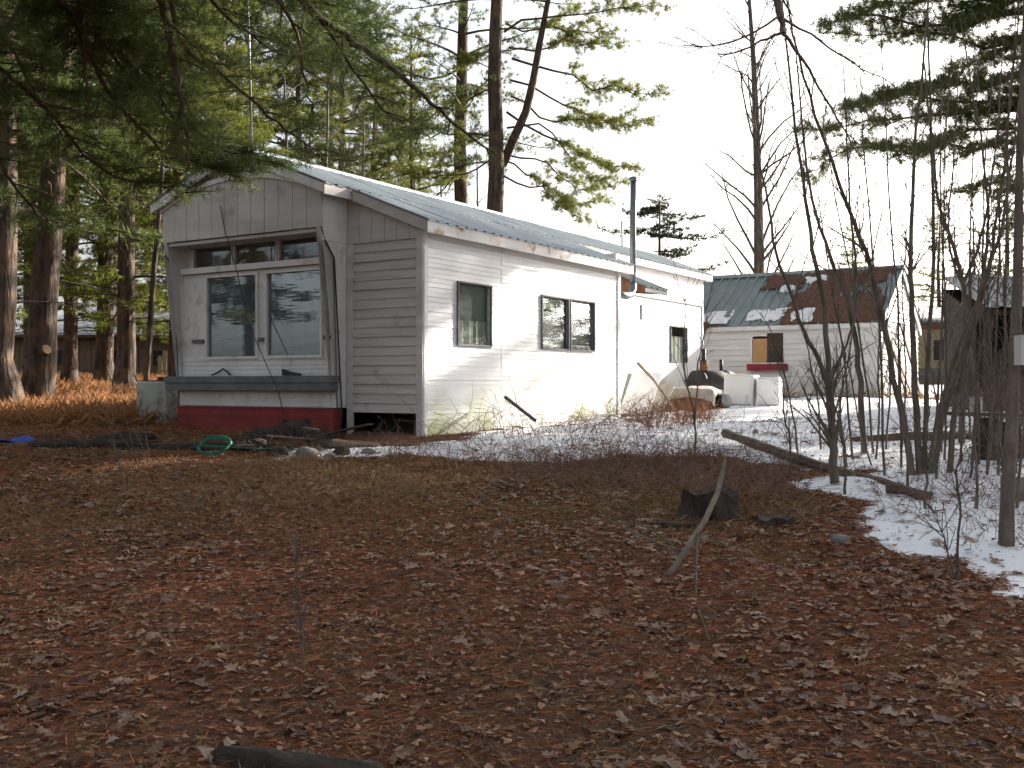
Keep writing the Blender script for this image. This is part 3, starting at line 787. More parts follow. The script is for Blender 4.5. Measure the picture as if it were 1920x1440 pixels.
for k, (px, py, Y, wd, ln, tl, mt, lab) in enumerate(((1187, 772, 18.4, 0.55, 0.9, 52, M_appl, 'white metal sheet tilted against the home beside the back door'), (1216, 770, 19.0, 0.5, 0.75, 40, M_paletarp, 'mossy pale sheet tilted in the brush behind the home'), (1178, 770, 19.6, 0.45, 0.80, 60, M_teal, 'teal metal offcut leaning by the back door'))):
    p0 = at(px, py, Y); p0.z = gz(p0.x, p0.y) - 0.02
    t = thing('metal_sheet', lab, 'sheet', p0, -0.5)
    b = box('sheet_panel', mt, t, -wd / 2, wd / 2, 0, 0.015, 0, ln); b.rotation_euler = (R(-90 + tl + 10), R(8), 0)
tag(tubeobj('pole', M_dead, None, [at(1195, 680, 18.3), at(1225, 712, 18.2), Vector((2.9, 18.0, gz(2.9, 18.0) - 0.02))], [0.03, 0.022, 0.02], 6), 'thin bare pole propped in the brush by the tarp pile', 'pole')
bx = at(1334, 690, 22.0)
t = thing('paint_can', 'small rusty can standing on the black barrel', 'can', (bx.x - 0.1, 22.35, gz(bx.x, 22.35) + 0.725))
tubeobj('can_body', M_rust, t, [(0, 0, 0), (0, 0, 0.22)], 0.085, 14); tubeobj('rim', M_black, t, [(0, 0, 0.21), (0, 0, 0.23)], 0.092, 14)
t = thing('rubber_tyre', 'black bucket tipped on its side in the brush by the washing machine', 'bucket', (0, 0, 0))
t.name = 'bucket'; bp_ = at(1338, 728, 20.0); t.location = (bp_.x, 20.0, gz(bp_.x, 20.0) + 0.11); t.rotation_euler = (R(80), 0, 0.6)
m = MB(); m.tube([(0, 0, 0), (0, 0, 0.01), (0, 0, 0.34)], [0.08, 0.10, 0.13], 16); link('pail', m.mesh('pail', M_black, True), t)
tubeobj('rim', M_frame, t, [(0, 0, 0.335), (0, 0, 0.352)], 0.136, 16)

# plank leaning on the long side wall
t = tag(tubeobj('leaning_stick', M_black, None, [at(948, 745, 14.2), at(1003, 788, 13.0)], [0.028, 0.024], 5, False), 'dark stick propped against the long white wall', 'stick')

# ------------------------------------------------------------------ far buildings
# low brown building beyond the pines
bx0 = at(60, 690, 45); bz = bx0.z - 0.5
bb_ = thing('low_building', 'long low brown building with snow covered roof beyond the pines', 'building', (bx0.x, 45, bz), R(6))
wl_ = box('wall', M_brownwall, bb_, -6, 14, 0, 6, -0.5, 1.85)
for i in range(40):
    x = -6 + i * 0.5
    box('plank', M_brownwall, wl_, x + 0.02, x + 0.48, -0.03, -0.002, -0.5, 1.80)
rf = prism('roof', M_wood, bb_, [(-0.6, 1.80), (3.0, 3.3), (6.6, 1.80), (6.6, 1.92), (3.0, 3.42), (-0.6, 1.92)], -6.5, 14.5, 0)
prism('snow_cover', M_snow, rf, [(-0.6, 1.925), (3.0, 3.425), (6.6, 1.925), (6.6, 2.02), (3.0, 3.52), (-0.6, 2.02)], -6.45, 14.45, 0)
for x in (1.0, 3.6, 5.6, 8.0):
    wv = box('window', M_brownwall, bb_, x - 0.55, x + 0.55, -0.08, -0.032, 0.55, 1.35)
    box('pane', M_black, wv, x - 0.48, x + 0.48, -0.09, -0.081, 0.62, 1.28)
box('door', M_turq, bb_, 6.15, 7.15, -0.10, -0.034, -0.4, 1.55)
f0 = at(296, 694, 39)
fe = thing('picket_fence', 'short pale board fence in front of the turquoise door', 'fence', (f0.x, 39, gz(f0.x, 39)), R(5))
for i in range(9):
    box('fence_board', M_fence, fe, i * 0.17, i * 0.17 + 0.15, 0, 0.025, -0.1, 0.95 + brng.uniform(-0.12, 0.12))
box('rail', M_fence, fe, -0.05, 1.55, 0.027, 0.06, 0.25, 0.33); box('rail', M_fence, fe, -0.05, 1.55, 0.027, 0.06, 0.65, 0.73)

# tan building behind the saplings
tb0 = at(1722, 720, 42); tz = gz(tb0.x, 42) - 0.1
tb = thing('tan_building', 'tan flat fronted building with red brown eave behind the saplings', 'building', (tb0.x, 42, tz), R(-8))
box('wall', M_tan, tb, -3.0, 9, 0, 6, -0.2, 2.35)
box('base_course', M_stone, tb, -3.02, 9.02, -0.03, -0.002, -0.2, 0.75)
box('fascia_board', M_rust, tb, -3.2, 9.2, -0.35, -0.31, 2.30, 2.58)
rf = prism('roof', M_roofgrey, tb, [(-0.45, 2.58), (3.0, 3.25), (6.4, 2.58), (6.4, 2.66), (3.0, 3.33), (-0.45, 2.66)], -3.3, 9.3, 0)
prism('snow_cover', M_snow, rf, [(-0.44, 2.665), (3.0, 3.335), (6.3, 2.665), (6.3, 2.75), (3.0, 3.42), (-0.44, 2.75)], -3.25, 9.25, 0)
for x in (-1.2, 1.0, 3.4):
    wv = box('window', M_tan, tb, x - 0.5, x + 0.5, -0.06, -0.002, 1.0, 1.95)
    box('pane', M_black, wv, x - 0.43, x + 0.43, -0.07, -0.061, 1.07, 1.88)
    box('mullion', M_tan, wv, x - 0.02, x + 0.02, -0.078, -0.071, 1.07, 1.88)

# open woodshed at the right
ws0 = at(1846, 720, 18); wz = gz(ws0.x, 18)
ws = thing('woodshed', 'open dark timber woodshed with ribbed grey metal roof', 'woodshed', (ws0.x, 18, wz), R(-6))
eh = 1.55 + 142 * 18 / FPX - wz
me = sheet_along_x('roof_sheet', M_roofgrey, -0.25, eh, 2.2, eh + 0.78, 0.62, rib=0.31, rh=0.02)
rr = link('roof', None, ws)
for i in range(5): link('roof_sheet', me, rr, (-0.1 + i * 0.62, 0, 0))
for x in (0.05, 1.5, 2.9): box('post', M_darkwood, ws, x - 0.06, x + 0.06, -0.05, 0.07, -0.2, eh - 0.12)
box('beam', M_darkwood, ws, -0.1, 3.0, -0.06, 0.06, eh - 0.118, eh - 0.03)
bwl = box('wall', M_dark, ws, -0.1, 3.0, 1.9, 1.95, -0.2, eh + 0.5)  # back wall coloured near-black for the shade inside the shed
for i in range(8): box('plank', M_darkwood, bwl, -0.02, 2.95, 0.12 + 0.0 * i, 0.15, 0.02 + i * 0.14, 0.15 + i * 0.14)
for i in range(10): box('plank', M_darkwood, bwl, -0.12, -0.09, 0.10 + i * 0.18, 0.27 + i * 0.18, 0.0, eh - 0.05 + i * 0.055)
# blocks in front of the woodshed
def chunk(name, px, py, r, h_, label, mt=M_stump, seed=1, group=None, top=M_darkwood, rag=0.0):
    p = on_ground(px, py)
    t = thing(name, label, 'stump', (p.x, p.y, p.z - 0.03), seed * 0.7, group)
    m = MB(); k = 36; rings = 12
    rg = rngf(seed); ph = rg.random(4) * 6
    Vv = []
    for i in range(rings):
        f = i / (rings - 1)
        for j in range(k):
            a = j * 2 * math.pi / k
            rr_ = r * (1 + 0.35 * (1 - f) ** 2.5 * (0.6 + (0.6 + 1.6 * rag) * math.sin(a * 3 + ph[0])) + 0.06 * math.sin(a * 5 + ph[1]) + 0.04 * math.sin(a * 9 + ph[2]) + (0.05 + 0.16 * rag) * float(fbm(np.array([a * 2.2]), np.array([f * 2.0]), seed, 3)[0]))
            Vv.append((rr_ * math.cos(a), rr_ * math.sin(a), f * h_ * (1 + 0.06 * math.sin(a * 2 + ph[3]) + rag * 0.9 * float(fbm(np.array([math.cos(a) * 1.4 + seed]), np.array([math.sin(a) * 1.4]), seed + 2, 3)[0]))))
    Qq = [(i * k + j, i * k + (j + 1) % k, (i + 1) * k + (j + 1) % k, (i + 1) * k + j) for i in range(rings - 1) for j in range(k)]
    m.add(Vv, Qq); link('bark', m.mesh('bark', mt, True), t)
    m = MB(); Vc = [Vv[(rings - 1) * k + j] for j in range(k)] + [(0, 0, h_ * (0.93 - 0.45 * rag))]
    m.add(np.array(Vc) * np.array([0.985, 0.985, 1.0]), None, [(j, (j + 1) % k, k) for j in range(k)]); link('cut_face', m.mesh('cut_face', top), t)
    return t
chunk('chopping_block', 1848, 866, 0.11, 0.45, 'tall dark chopping block under the plank by the woodshed', seed=3)
chunk('chopping_block', 1884, 862, 0.12, 0.42, 'squat dark chopping block beside the tall one by the woodshed', seed=5)
pb = on_ground(1866, 864)
tag(box('plank_top', M_wood, None, 0, 0, 0, 0, 0, 0), 'loose weathered plank laid across two chopping blocks', 'plank')
o = bpy.data.objects['plank_top']; m = MB(); m.box(-0.55, 0.6, -0.11, 0.11, 0, 0.035); o.data = m.mesh('plank_top', M_wood); o.location = (pb.x, pb.y, pb.z + 0.455); o.rotation_euler = (0, 0.03, 0.1); o.name = 'loose_plank'
t = thing('milk_carton', 'small white box standing on the loose plank by the woodshed', 'box', (pb.x - 0.2, pb.y, pb.z + 0.496), 0.3)
t.name = 'white_box'
box('box_body', M_white, t, -0.045, 0.045, -0.045, 0.045, 0, 0.15); box('box_lid', M_frame, t, -0.05, 0.05, -0.05, 0.05, 0.151, 0.162)

# white cabinet by the home's left corner
c0 = at(284, 800, 15.2)
cb_ = thing('white_cabinet', 'stained old white metal cabinet standing left of the red skirting', 'cabinet', (c0.x, 15.2, gz(c0.x, 15.2) - 0.05), R(-14))
m = MB(); m.box(-0.26, 0.26, 0, 0.45, 0, 0.70)
c = link('cabinet_body', m.mesh('cabinet_body', mat('stained_enamel', (0.42, 0.44, 0.40), (0.30, 0.31, 0.28), 3, 0.6, c3=(0.14, 0.09, 0.05), s3=5, lo3=0.5, hi3=0.72)), cb_)
bv = c.modifiers.new('b', 'BEVEL'); bv.width = 0.03; bv.segments = 3
box('cabinet_lid', M_rust, cb_, -0.24, 0.24, 0.03, 0.42, 0.701, 0.715)
tubeobj('knob', M_black, cb_, [(0.04, 0.2, 0.715), (0.04, 0.2, 0.765)], 0.06, 10)

# post with white box at the right edge
p = on_ground(1886, 1030)
def tree_post():
    t = thing('leaning_tree', 'dark leaning trunk with a white box nailed to it', 'tree trunk', (p.x, p.y, p.z))
    pts = [Vector((0, 0, -0.1)), at(1889, 930, p.y) - p, at(1897, 800, p.y + .1) - p, at(1903, 650, p.y + .15) - p, at(1908, 540, p.y + .2) - p, at(1912, 300, p.y + .25) - p, at(1925, 0, p.y + .3) - p, at(1930, -150, p.y + .3) - p]
    tubeobj('trunk', M_bark_sap, t, pts, [0.055, 0.042, 0.040, 0.037, 0.033, 0.026, 0.02, 0.012], 10)
tree_post()
b0 = at(1912, 656, p.y + 0.08)
nb_ = thing('nest_box', 'white weathered box nailed to the dark leaning trunk', 'box', (b0.x, b0.y - 0.075, b0.z - 0.10))
box('box_body', M_white, nb_, -0.05, 0.06, -0.05, 0.05, 0, 0.195); box('box_roof', M_wood, nb_, -0.055, 0.065, -0.06, 0.055, 0.196, 0.207)
b1 = on_ground(1934, 960)
gb = thing('grey_bin', 'pale grey box half hidden behind the leaning trunk', 'box', (b1.x + 0.12, b1.y + 0.4, gz(b1.x, b1.y + .4) - 0.02), 0.2)
box('bin_body', M_stone, gb, -0.10, 0.12, -0.1, 0.12, 0, 0.20); box('bin_lid', M_frame, gb, -0.11, 0.13, -0.11, 0.13, 0.201, 0.213)

# ------------------------------------------------------------------ rubbish in front of the red skirting
hose = thing('garden_hose', 'coiled bright green garden hose lying by the rubbish pile', 'hose', on_ground(402, 852))
m = MB(); P = []
for i in range(150):
    a = i * 0.19; rr_ = 0.165 + 0.018 * math.sin(i * 0.37)
    P.append((rr_ * math.cos(a) * 1.05, 0.09 * math.sin(a), 0.09 + 0.085 * math.sin(a) + 0.015 * math.sin(i * .21)))
P += [(0.35, 0.05, 0.06), (0.55, 0.12, 0.05), (0.8, 0.2, 0.03)]
m.tube(P, 0.0095, 6); link('coil', m.mesh('coil', M_hose, True), hose)
tp = on_ground(12, 834)
Vt, Qt = grid_sheet(np.linspace(-0.4, 0.35, 26), np.linspace(-0.2, 0.35, 18), lambda X, Y: 0.05 + 0.14 * fbm(X * 4, Y * 4, 8, 3) + 0.03 * np.sin(X * 9))
m = MB(); m.add(Vt, Qt); o = tag(link('blue_tarp', m.mesh('blue_tarp', M_tarp, True), None, tp), 'crumpled bright blue tarp on the ground beneath the pines', 'tarp')
o.scale = (0.7, 0.7, 0.7); sd = o.modifiers.new('s', 'SOLIDIFY'); sd.thickness = 0.006
rr0 = rngf(44)
def rough_log(px, py, ln, r, rz, ry, label, mt=M_char, group=None, seed=0, lift=0.0):
    q = on_ground(px, py)
    rg = rngf(seed + 100)
    t = thing('log', label, 'log', (q.x, q.y, q.z + r * 0.65 + lift), rz, group)
    n_ = 26; k = 14; xs = np.linspace(-ln / 2, ln / 2, n_)
    P = np.stack([xs, r * 0.5 * fbm(xs * 3 + seed, xs * 0 + seed, seed, 2), r * 0.5 * fbm(xs * 3, xs * 0 + seed + 9, seed + 4, 2)], -1)
    m = MB(); aa = np.arange(k) * 2 * math.pi / k
    A2, X2 = np.meshgrid(aa, xs)
    rr_ = r * (1 + 0.85 * fbm(np.cos(A2) * 1.7 + seed, np.sin(A2) * 1.7 + X2 * 2.2, seed + 7, 3) + 0.35 * fbm(A2 * 3, X2 * 5 / max(ln, .3), seed + 3, 2))
    rr_ *= np.clip(np.minimum(xs + ln / 2, ln / 2 - xs) / (r * 0.5) + 0.55, 0, 1)[:, None]
    V = np.stack([np.broadcast_to(P[:, 0:1], rr_.shape) + (np.abs(X2) > ln * .49) * r * 0.8 * fbm(A2 * 2, A2 * 0, seed, 2), P[:, 1:2] + rr_ * np.cos(A2), P[:, 2:3] + rr_ * np.sin(A2)], -1).reshape(-1, 3)
    Qq = [(i * k + j, i * k + (j + 1) % k, (i + 1) * k + (j + 1) % k, (i + 1) * k + j) for i in range(n_ - 1) for j in range(k)]
    c0 = len(V); V = np.vstack([V, P[:1], P[-1:]])
    T3 = [(c0, (j + 1) % k, j) for j in range(k)] + [(c0 + 1, (n_ - 1) * k + j, (n_ - 1) * k + (j + 1) % k) for j in range(k)]
    m.add(V, Qq, T3)
    o = link('log_wood', m.mesh('log_wood', mt, True), t); t.rotation_euler = (0, ry, rz)
    m = MB(); m.tube([P[0] + np.array([-0.004, 0, 0]), P[0] + np.array([-0.012, 0, 0])], r * 0.5, 10)
    link('end_grain', m.mesh('end_grain', M_wood), t)
    return t
rough_log(505, 832, 1.0, 0.07, 0.35, -0.22, 'charred log sloping up to the red skirting', seed=1, lift=0.06)
rough_log(560, 828, 0.75, 0.085, -0.9, 0.3, 'thick charred log end leaning on the rubbish pile', seed=2, lift=0.05)
rough_log(600, 838, 0.6, 0.10, -0.6, 0.25, 'short fat charred log in the middle of the rubbish', seed=3)
rough_log(455, 848, 1.1, 0.05, 0.05, 0.0, 'thin charred log lying behind the green hose', seed=4)
rough_log(660, 842, 0.7, 0.06, 0.7, 0.1, 'brown log lying at the right end of the rubbish', M_wood, seed=5)
rough_log(330, 846, 1.5, 0.055, -0.06, 0.0, 'long charred log lying left of the green hose', seed=6)
rough_log(170, 842, 1.3, 0.06, 0.12, 0.0, 'dark log lying near the blue tarp', seed=7)
rough_log(235, 828, 0.8, 0.06, -0.2, 0.0, 'short dark log in front of the white cabinet', seed=8)
for i, (px, py, s) in enumerate(((640, 855, .08), (575, 856, .09), (522, 858, .10), (690, 853, .06), (480, 842, .09), (618, 860, 0.05))):
    q = on_ground(px, py)
    lump('rubble_stone', M_stone if i % 2 else M_char, q, (s * 1.2, s, s * 0.7), i + 3, 'pale grey rubble stone in the rubbish before the red skirting' if i % 2 else 'black charred lump in the rubbish before the red skirting', 'stone', 'pale rubble stones by the skirting' if i % 2 else 'charred lumps by the skirting', 2, 0.5, i)
for i, (px, py, ln, rz, tl) in enumerate(((585, 822, 0.8, 0.4, 0.28), (640, 828, 0.9, -0.5, -0.2), (540, 842, 0.7, 0.9, 0.1))):
    q = on_ground(px, py)
    t = thing('broken_board', ['short broken board tilted on the rubbish against the red skirting', 'grey broken board sloping down beside the addition corner', 'narrow broken board lying across the charred logs'][i], 'board', (q.x, q.y, q.z + 0.12))
    t.rotation_euler = (0, tl, rz)
    box('board_plank', M_darkwood if i != 1 else M_wood, t, -ln / 2, ln / 2, -0.07, 0.07, 0, 0.022)

# ------------------------------------------------------------------ foreground dead wood
a = on_ground(1360, 838); b = on_ground(1735, 942)
fl = thing('fallen_pole', 'long squared weathered timber lying slanted over the snow', 'timber', (0, 0, 0))
A_ = Vector((a.x, a.y, a.z + 0.16)); B_ = Vector((b.x, b.y, b.z + 0.02))
mid = [A_.lerp(B_, f) + Vector((0, 0, -0.02 * math.sin(f * 3.1))) for f in np.linspace(0, 1, 12)]
rg = rngf(3); m = MB(); m.tube([v - A_ for v in mid], 0.052 + rg.normal(0, 0.004, 12) + 0.012 * np.linspace(0, 1, 12), 6); fl.location = A_
link('timber', m.mesh('timber', M_wood), fl)
tubeobj('split_end', M_wood, fl, [B_ - A_ + Vector((-0.25, 0.18, 0.06)), B_ - A_ + Vector((0.05, -0.03, 0.045))], [0.035, 0.02], 5, False)
a = on_ground(1600, 838); b = on_ground(1830, 828)
fl = thing('fallen_log', 'straight brown log lying in the snow behind the sapling clump', 'log', a + Vector((0, 0, 0.06)))
tubeobj('log_wood', M_wood, fl, [Vector((0, 0, 0)), (b - a) * 0.5 + Vector((0, 0, 0.02)), b - a], [0.06, 0.07, 0.065], 9)
tubeobj('broken_stub', M_wood, fl, [(b - a) * 0.7, (b - a) * 0.7 + Vector((0.05, 0.02, 0.16))], [0.025, 0.012], 6)
chunk('tree_stump', 1330, 972, 0.20, 0.22, 'broad rotten stump with flared roots in the dead leaves', seed=8, rag=0.45)
chunk('tree_stump', 1452, 985, 0.12, 0.09, 'low sawn stump beside the broad rotten stump', seed=11, rag=0.4)
q = on_ground(1262, 990)
lump('mossy_log', M_stump, q, (0.17, 0.07, 0.025), 5, 'flat rotten wood slab left of the broad stump', 'log', None, 3, 0.3)
lump('rock', M_stone, on_ground(1575, 1020), (0.06, 0.05, 0.035), 15, 'small grey rock at the edge of the snow', 'rock', None, 3, 0.3)
q = on_ground(1250, 1085)
db = thing('dead_branch', 'pale curved dead branch standing out of the leaf litter', 'branch', q)
def rel(px, py, Y): return at(px, py, Y) - q
tubeobj('main_limb', M_dead, db, [Vector((-0.02, 0, -0.05)), rel(1290, 1025, 6.05), rel(1322, 975, 6.12), rel(1345, 925, 6.2), rel(1356, 880, 6.25), rel(1359, 862, 6.26)], [0.023, 0.019, 0.017, 0.016, 0.014, 0.009], 9)
tubeobj('twig', M_bark_sap, db, [rel(1285, 1035, 6.05), rel(1235, 1020, 6.15), rel(1180, 995, 6.3), rel(1130, 968, 6.45)], [0.009, 0.008, 0.006, 0.003], 5)
tubeobj('twig', M_bark_sap, db, [rel(1282, 1050, 6.0), rel(1250, 1010, 6.2), rel(1205, 985, 6.35), rel(1150, 970, 6.5)], [0.008, 0.007, 0.005, 0.002], 5)
tubeobj('twig', M_bark_sap, db, [rel(1308, 1000, 6.08), rel(1305, 1070, 5.8), rel(1305, 1130, 5.4), rel(1330, 1200, 4.7)], [0.008, 0.007, 0.006, 0.003], 5)
rough_log(560, 1445, 0.62, 0.06, -0.25, 0.06, 'dark rotten log half buried in leaves in the foreground', M_char, seed=20, lift=-0.055)

# ------------------------------------------------------------------ trees
def unit(v): return v / (np.linalg.norm(v, axis=-1, keepdims=True) + 1e-9)

class Needles:
    """collects tuft positions and directions, then blows them up into thin blades"""
    def __init__(self): self.p = []; self.d = []
    def add(self, P, D): self.p.append(np.atleast_2d(P)); self.d.append(np.atleast_2d(D))
    def mesh(self, name, mt, rg, nb, ln, w, spread=0.85):
        P = np.concatenate(self.p); D = unit(np.concatenate(self.d))
        n = len(P)
        P = np.repeat(P, nb, 0); D = np.repeat(D, nb, 0)
        d = unit(D * 0.75 + unit(rg.normal(size=P.shape)) * spread)
        s = unit(np.cross(d, rg.normal(size=P.shape)))
        L = ln * rg.uniform(0.7, 1.2, (len(P), 1))
        P = P + rg.normal(0, 0.018, P.shape)
        V = np.stack([P - s * w, P + s * w, P + d * L], 1).reshape(-1, 3)
        m = MB(); m.add(V, None, np.arange(len(V)).reshape(-1, 3))
        return m.mesh(name, mt)

def limb(wood, ndl, P, r0, r1, rg, lat_gap=0.30, lat_len=(0.25, 0.9), tuft_gap=0.13, bare=0.3, sides=5, droop=0.12, twig_sides=3, fill=2):
    """a limb along polyline P with laterals, tufts of needles on the outer part"""
    P = np.asarray(P, float)
    m = len(P)
    wood.tube(P, np.linspace(r0, r1, m), sides, cap=False)
    seg = np.linalg.norm(np.diff(P, axis=0), axis=1); cum = np.concatenate([[0], np.cumsum(seg)]); Ltot = cum[-1]
    s = bare * Ltot * rg.uniform(0.8, 1.2); side = 1
    while s < Ltot:
        i = min(np.searchsorted(cum, s) - 1, m - 2); i = max(i, 0)
        f = (s - cum[i]) / (seg[i] + 1e-9)
        p = P[i] * (1 - f) + P[i + 1] * f
        t = unit(P[i + 1] - P[i])
        lat = np.cross(t, np.array([0, 0, 1.0])); lat = unit(lat) * side; side = -side
        d = unit(t * rg.uniform(0.35, 0.9) + lat * rg.uniform(0.6, 1.0) + np.array([0, 0, rg.uniform(-0.15, 0.30)]))
        L = lat_len[0] + (lat_len[1] - lat_len[0]) * (1 - s / Ltot) ** 0.7 * rg.uniform(0.6, 1.2)
        k = max(2, int(L / tuft_gap))
        ff = np.linspace(0, 1, k + 1)[:, None]
        pts = p + d * L * ff + np.array([0, 0, 1.0]) * (-droop * L * ff ** 2 * 1.2 + 0.10 * L * ff)
        wood.tube(pts[::max(1, k // 2)] if k > 2 else pts, np.linspace(max(r1, 0.012), 0.003, len(pts[::max(1, k // 2)] if k > 2 else pts)), twig_sides, cap=False)
        st = max(1, int(k * 0.25))
        tp = pts[st:]
        ndl.add(tp, np.repeat((d + np.array([0, 0, 0.35]))[None], len(tp), 0))
        for jj in range(fill):
            jit = rg.normal(0, 0.095, tp.shape) * np.array([1, 1, 0.6]); ndl.add(tp + jit, np.repeat((d + rg.normal(0, 0.4, 3) + np.array([0, 0, 0.2]))[None], len(tp), 0))
        s += lat_gap * rg.uniform(0.6, 1.4)
    ndl.add(P[-1:], (P[-1:] - P[-2:-1]) + 1e-6)

def pine_meshes(seed, H, cb, spread, r0, nb=11, ln=0.165, w=0.0095, mt=None, lean=(0, 0), dead=8, sides=12, density=1.0, az_bias=None, lat=(0.28, 0.95)):
    rg = rngf(seed)
    wood = MB(); ndl = Needles()
    k = 14; zs = np.concatenate([[-0.35, 0.0, 0.35, 0.9], np.linspace(1.8, H, k - 4)])
    wx = np.cumsum(rg.normal(0, 0.035, k)); wy = np.cumsum(rg.normal(0, 0.035, k)); wx[:3] = 0; wy[:3] = 0
    T = np.stack([wx + lean[0] * zs, wy + lean[1] * zs, zs], -1)
    rad = r0 * np.clip(1 - zs / H, 0.02, 1) ** 0.75 * np.where(zs < 0.9, 1 + 0.5 * (1 - np.clip(zs, 0, .9) / 0.9) ** 2, 1)
    wood.tube(T, rad, sides)
    def axis(z): return np.array([np.interp(z, zs, T[:, 0]), np.interp(z, zs, T[:, 1]), z])
    z = cb
    while z < H - 0.3:
        q = (z - cb) / (H - cb)
        prof = min(1.0, 0.6 + 1.6 * q) if q < 0.25 else (1 - ((q - 0.25) / 0.75)) ** 0.75
        n_ = rg.integers(3, 6)
        a0 = rg.random() * 6.28
        for b in range(n_):
            az = a0 + b * 6.28 / n_ + rg.normal(0, 0.3)
            L = max(0.5, spread * prof * rg.uniform(0.65, 1.15))
            el = R(2 + 38 * q + rg.normal(0, 7))
            f = np.linspace(0, 1, 7)[:, None]
            hd = np.array([math.cos(az), math.sin(az), 0])
            sw = np.array([-math.sin(az), math.cos(az), 0]) * rg.normal(0, 0.10) * L
            P = axis(z + rg.uniform(-0.15, 0.15)) + hd * L * f + sw * f ** 2 + np.array([0, 0, 1.0]) * L * (math.tan(el) * f - 0.34 * f ** 2 + 0.16 * f ** 4)
            limb(wood, ndl, P, 0.012 + 0.011 * L, 0.006, rg, lat_gap=0.30 / density, lat_len=lat, bare=0.28 if q < 0.6 else 0.15)
        z += rg.uniform(0.55, 0.95)
    for i in range(dead):
        zz = rg.uniform(1.6, cb + 1.5); az = rg.random() * 6.28; L = rg.uniform(0.4, 2.2)
        f = np.linspace(0, 1, 5)[:, None]; hd = np.array([math.cos(az), math.sin(az), 0])
        P = axis(zz) + hd * L * f + np.array([0, 0, 1.0]) * L * (rg.uniform(-0.1, 0.25) * f - 0.25 * f ** 2) + rg.normal(0, 0.03, (5, 3)) * f
        wood.tube(P, np.linspace(0.022, 0.004, 5), 4, cap=False)
        for j in range(rg.integers(0, 4)):
            p = P[rg.integers(1, 4)]; d = unit(hd + rg.normal(0, 0.6, 3)) * L * 0.35
            wood.tube([p, p + d * .5 + rg.normal(0, .02, 3), p + d], [0.008, 0.005, 0.002], 3, cap=False)
    return wood.mesh('trunk', M_bark, True), ndl.mesh('crown', mt or M_needle, rg, nb, ln, w)

def place_tree(name, meshes, loc, rz, label, cat, group=None, scale=1.0, parts=('trunk', 'crown')):
    t = thing(name, label, cat, loc, rz, group)
    t.scale = (scale,) * 3
    for pn, me in zip(parts, meshes):
        o = link(pn, me, t)
        if pn == 'twigs': o['kind'] = 'stuff'
    return t

def gl(px, Y): return ((px - 960) * Y / FPX, Y, gz((px - 960) * Y / FPX, Y))

PA = pine_meshes(1, 17, 3.2, 3.8, 0.27, mt=M_needle_w, density=1.0)
PB = pine_meshes(2, 19, 3.4, 4.3, 0.24, mt=M_needle)
PC = pine_meshes(3, 15, 2.0, 3.3, 0.20, mt=M_needle_w, density=1.1)
PL = pine_meshes(4, 17, 4.6, 4.0, 0.26, mt=M_needle, lean=(0.085, 0.0), dead=14)
PD = pine_meshes(5, 18, 4.2, 4.4, 0.26, mt=M_needle, nb=12, w=0.0125, density=1.25)

place_tree('pine_tree', PB, gl(10, 17.5), 0.4, 'thick dark pine trunk left of the leaning pine', 'pine tree', 'pines left of the home')
leanp = place_tree('pine_tree', PL, gl(66, 18.6), 0.0, 'leaning pine with a pale sawn knot low on its trunk', 'pine tree', 'pines left of the home')
k_ = Vector((0.20, -0.20, 1.02)); m = MB(); m.tube([(0.08, -0.05, 0.95), (0.30, -0.22, 1.06)], [0.12, 0.10], 10); link('sawn_stub', m.mesh('sawn_stub', M_bark), leanp)
m = MB(); m.tube([(0.30, -0.22, 1.06), (0.312, -0.229, 1.066)], 0.085, 10); link('sawn_face', m.mesh('sawn_face', M_cut), leanp)
place_tree('pine_tree', PA, gl(195, 28), 1.9, 'straight pine in the pair before the low brown building, the slimmer one', 'pine tree', 'pines left of the home', 0.9)
place_tree('pine_tree', PC, gl(233, 24), 2.6, 'straight pine in the pair before the low brown building, the thicker one', 'pine tree', 'pines left of the home', 1.1)
for px, Y, ms, rz, sc in ((-90, 24, PC, 0.3, 1.1), (130, 27, PC, 3.6, 0.95), (330, 27, PC, 4.9, 0.9), (60, 40, PA, 4.0, 1.05), (345, 36, PC, 1.2, 1.0), (420, 31, PA, 3.1, 0.95), (470, 38, PB, 0.9, 1.0), (640, 42, PB, 4.4, 0.95), (560, 39, PC, 2.2, 1.1), (770, 42, PC, 3.0, 1.0), (700, 47, PA, 1.0, 1.0), (-60, 45, PB, 2.0, 1.1), (330, 48, PB, 3.3, 1.1), (730, 52, PC, 0.2, 1.1), (-150, 30, PB, 4.4, 1.1), (420, 44, PC, 2.9, 1.3), (620, 50, PB, 1.1, 1.1)):
    place_tree('pine_tree', ms, gl(px, Y), rz, 'green white pine in the grove behind the mobile home', 'pine tree', 'pine grove behind the home', sc)
# the slender leaning young pine
t = thing('young_tree', 'slender leaning bare young trunk between the pines and the cabinet', 'tree', gl(272, 20))
tubeobj('trunk', M_bark, t, [(0, 0, -.1), (0.03, 0, 0.6), (0.10, 0, 1.6), (0.17, 0, 2.6), (0.30, 0, 4.0), (0.40, 0, 6.0)], [0.075, 0.062, 0.058, 0.052, 0.045, 0.02], 8)

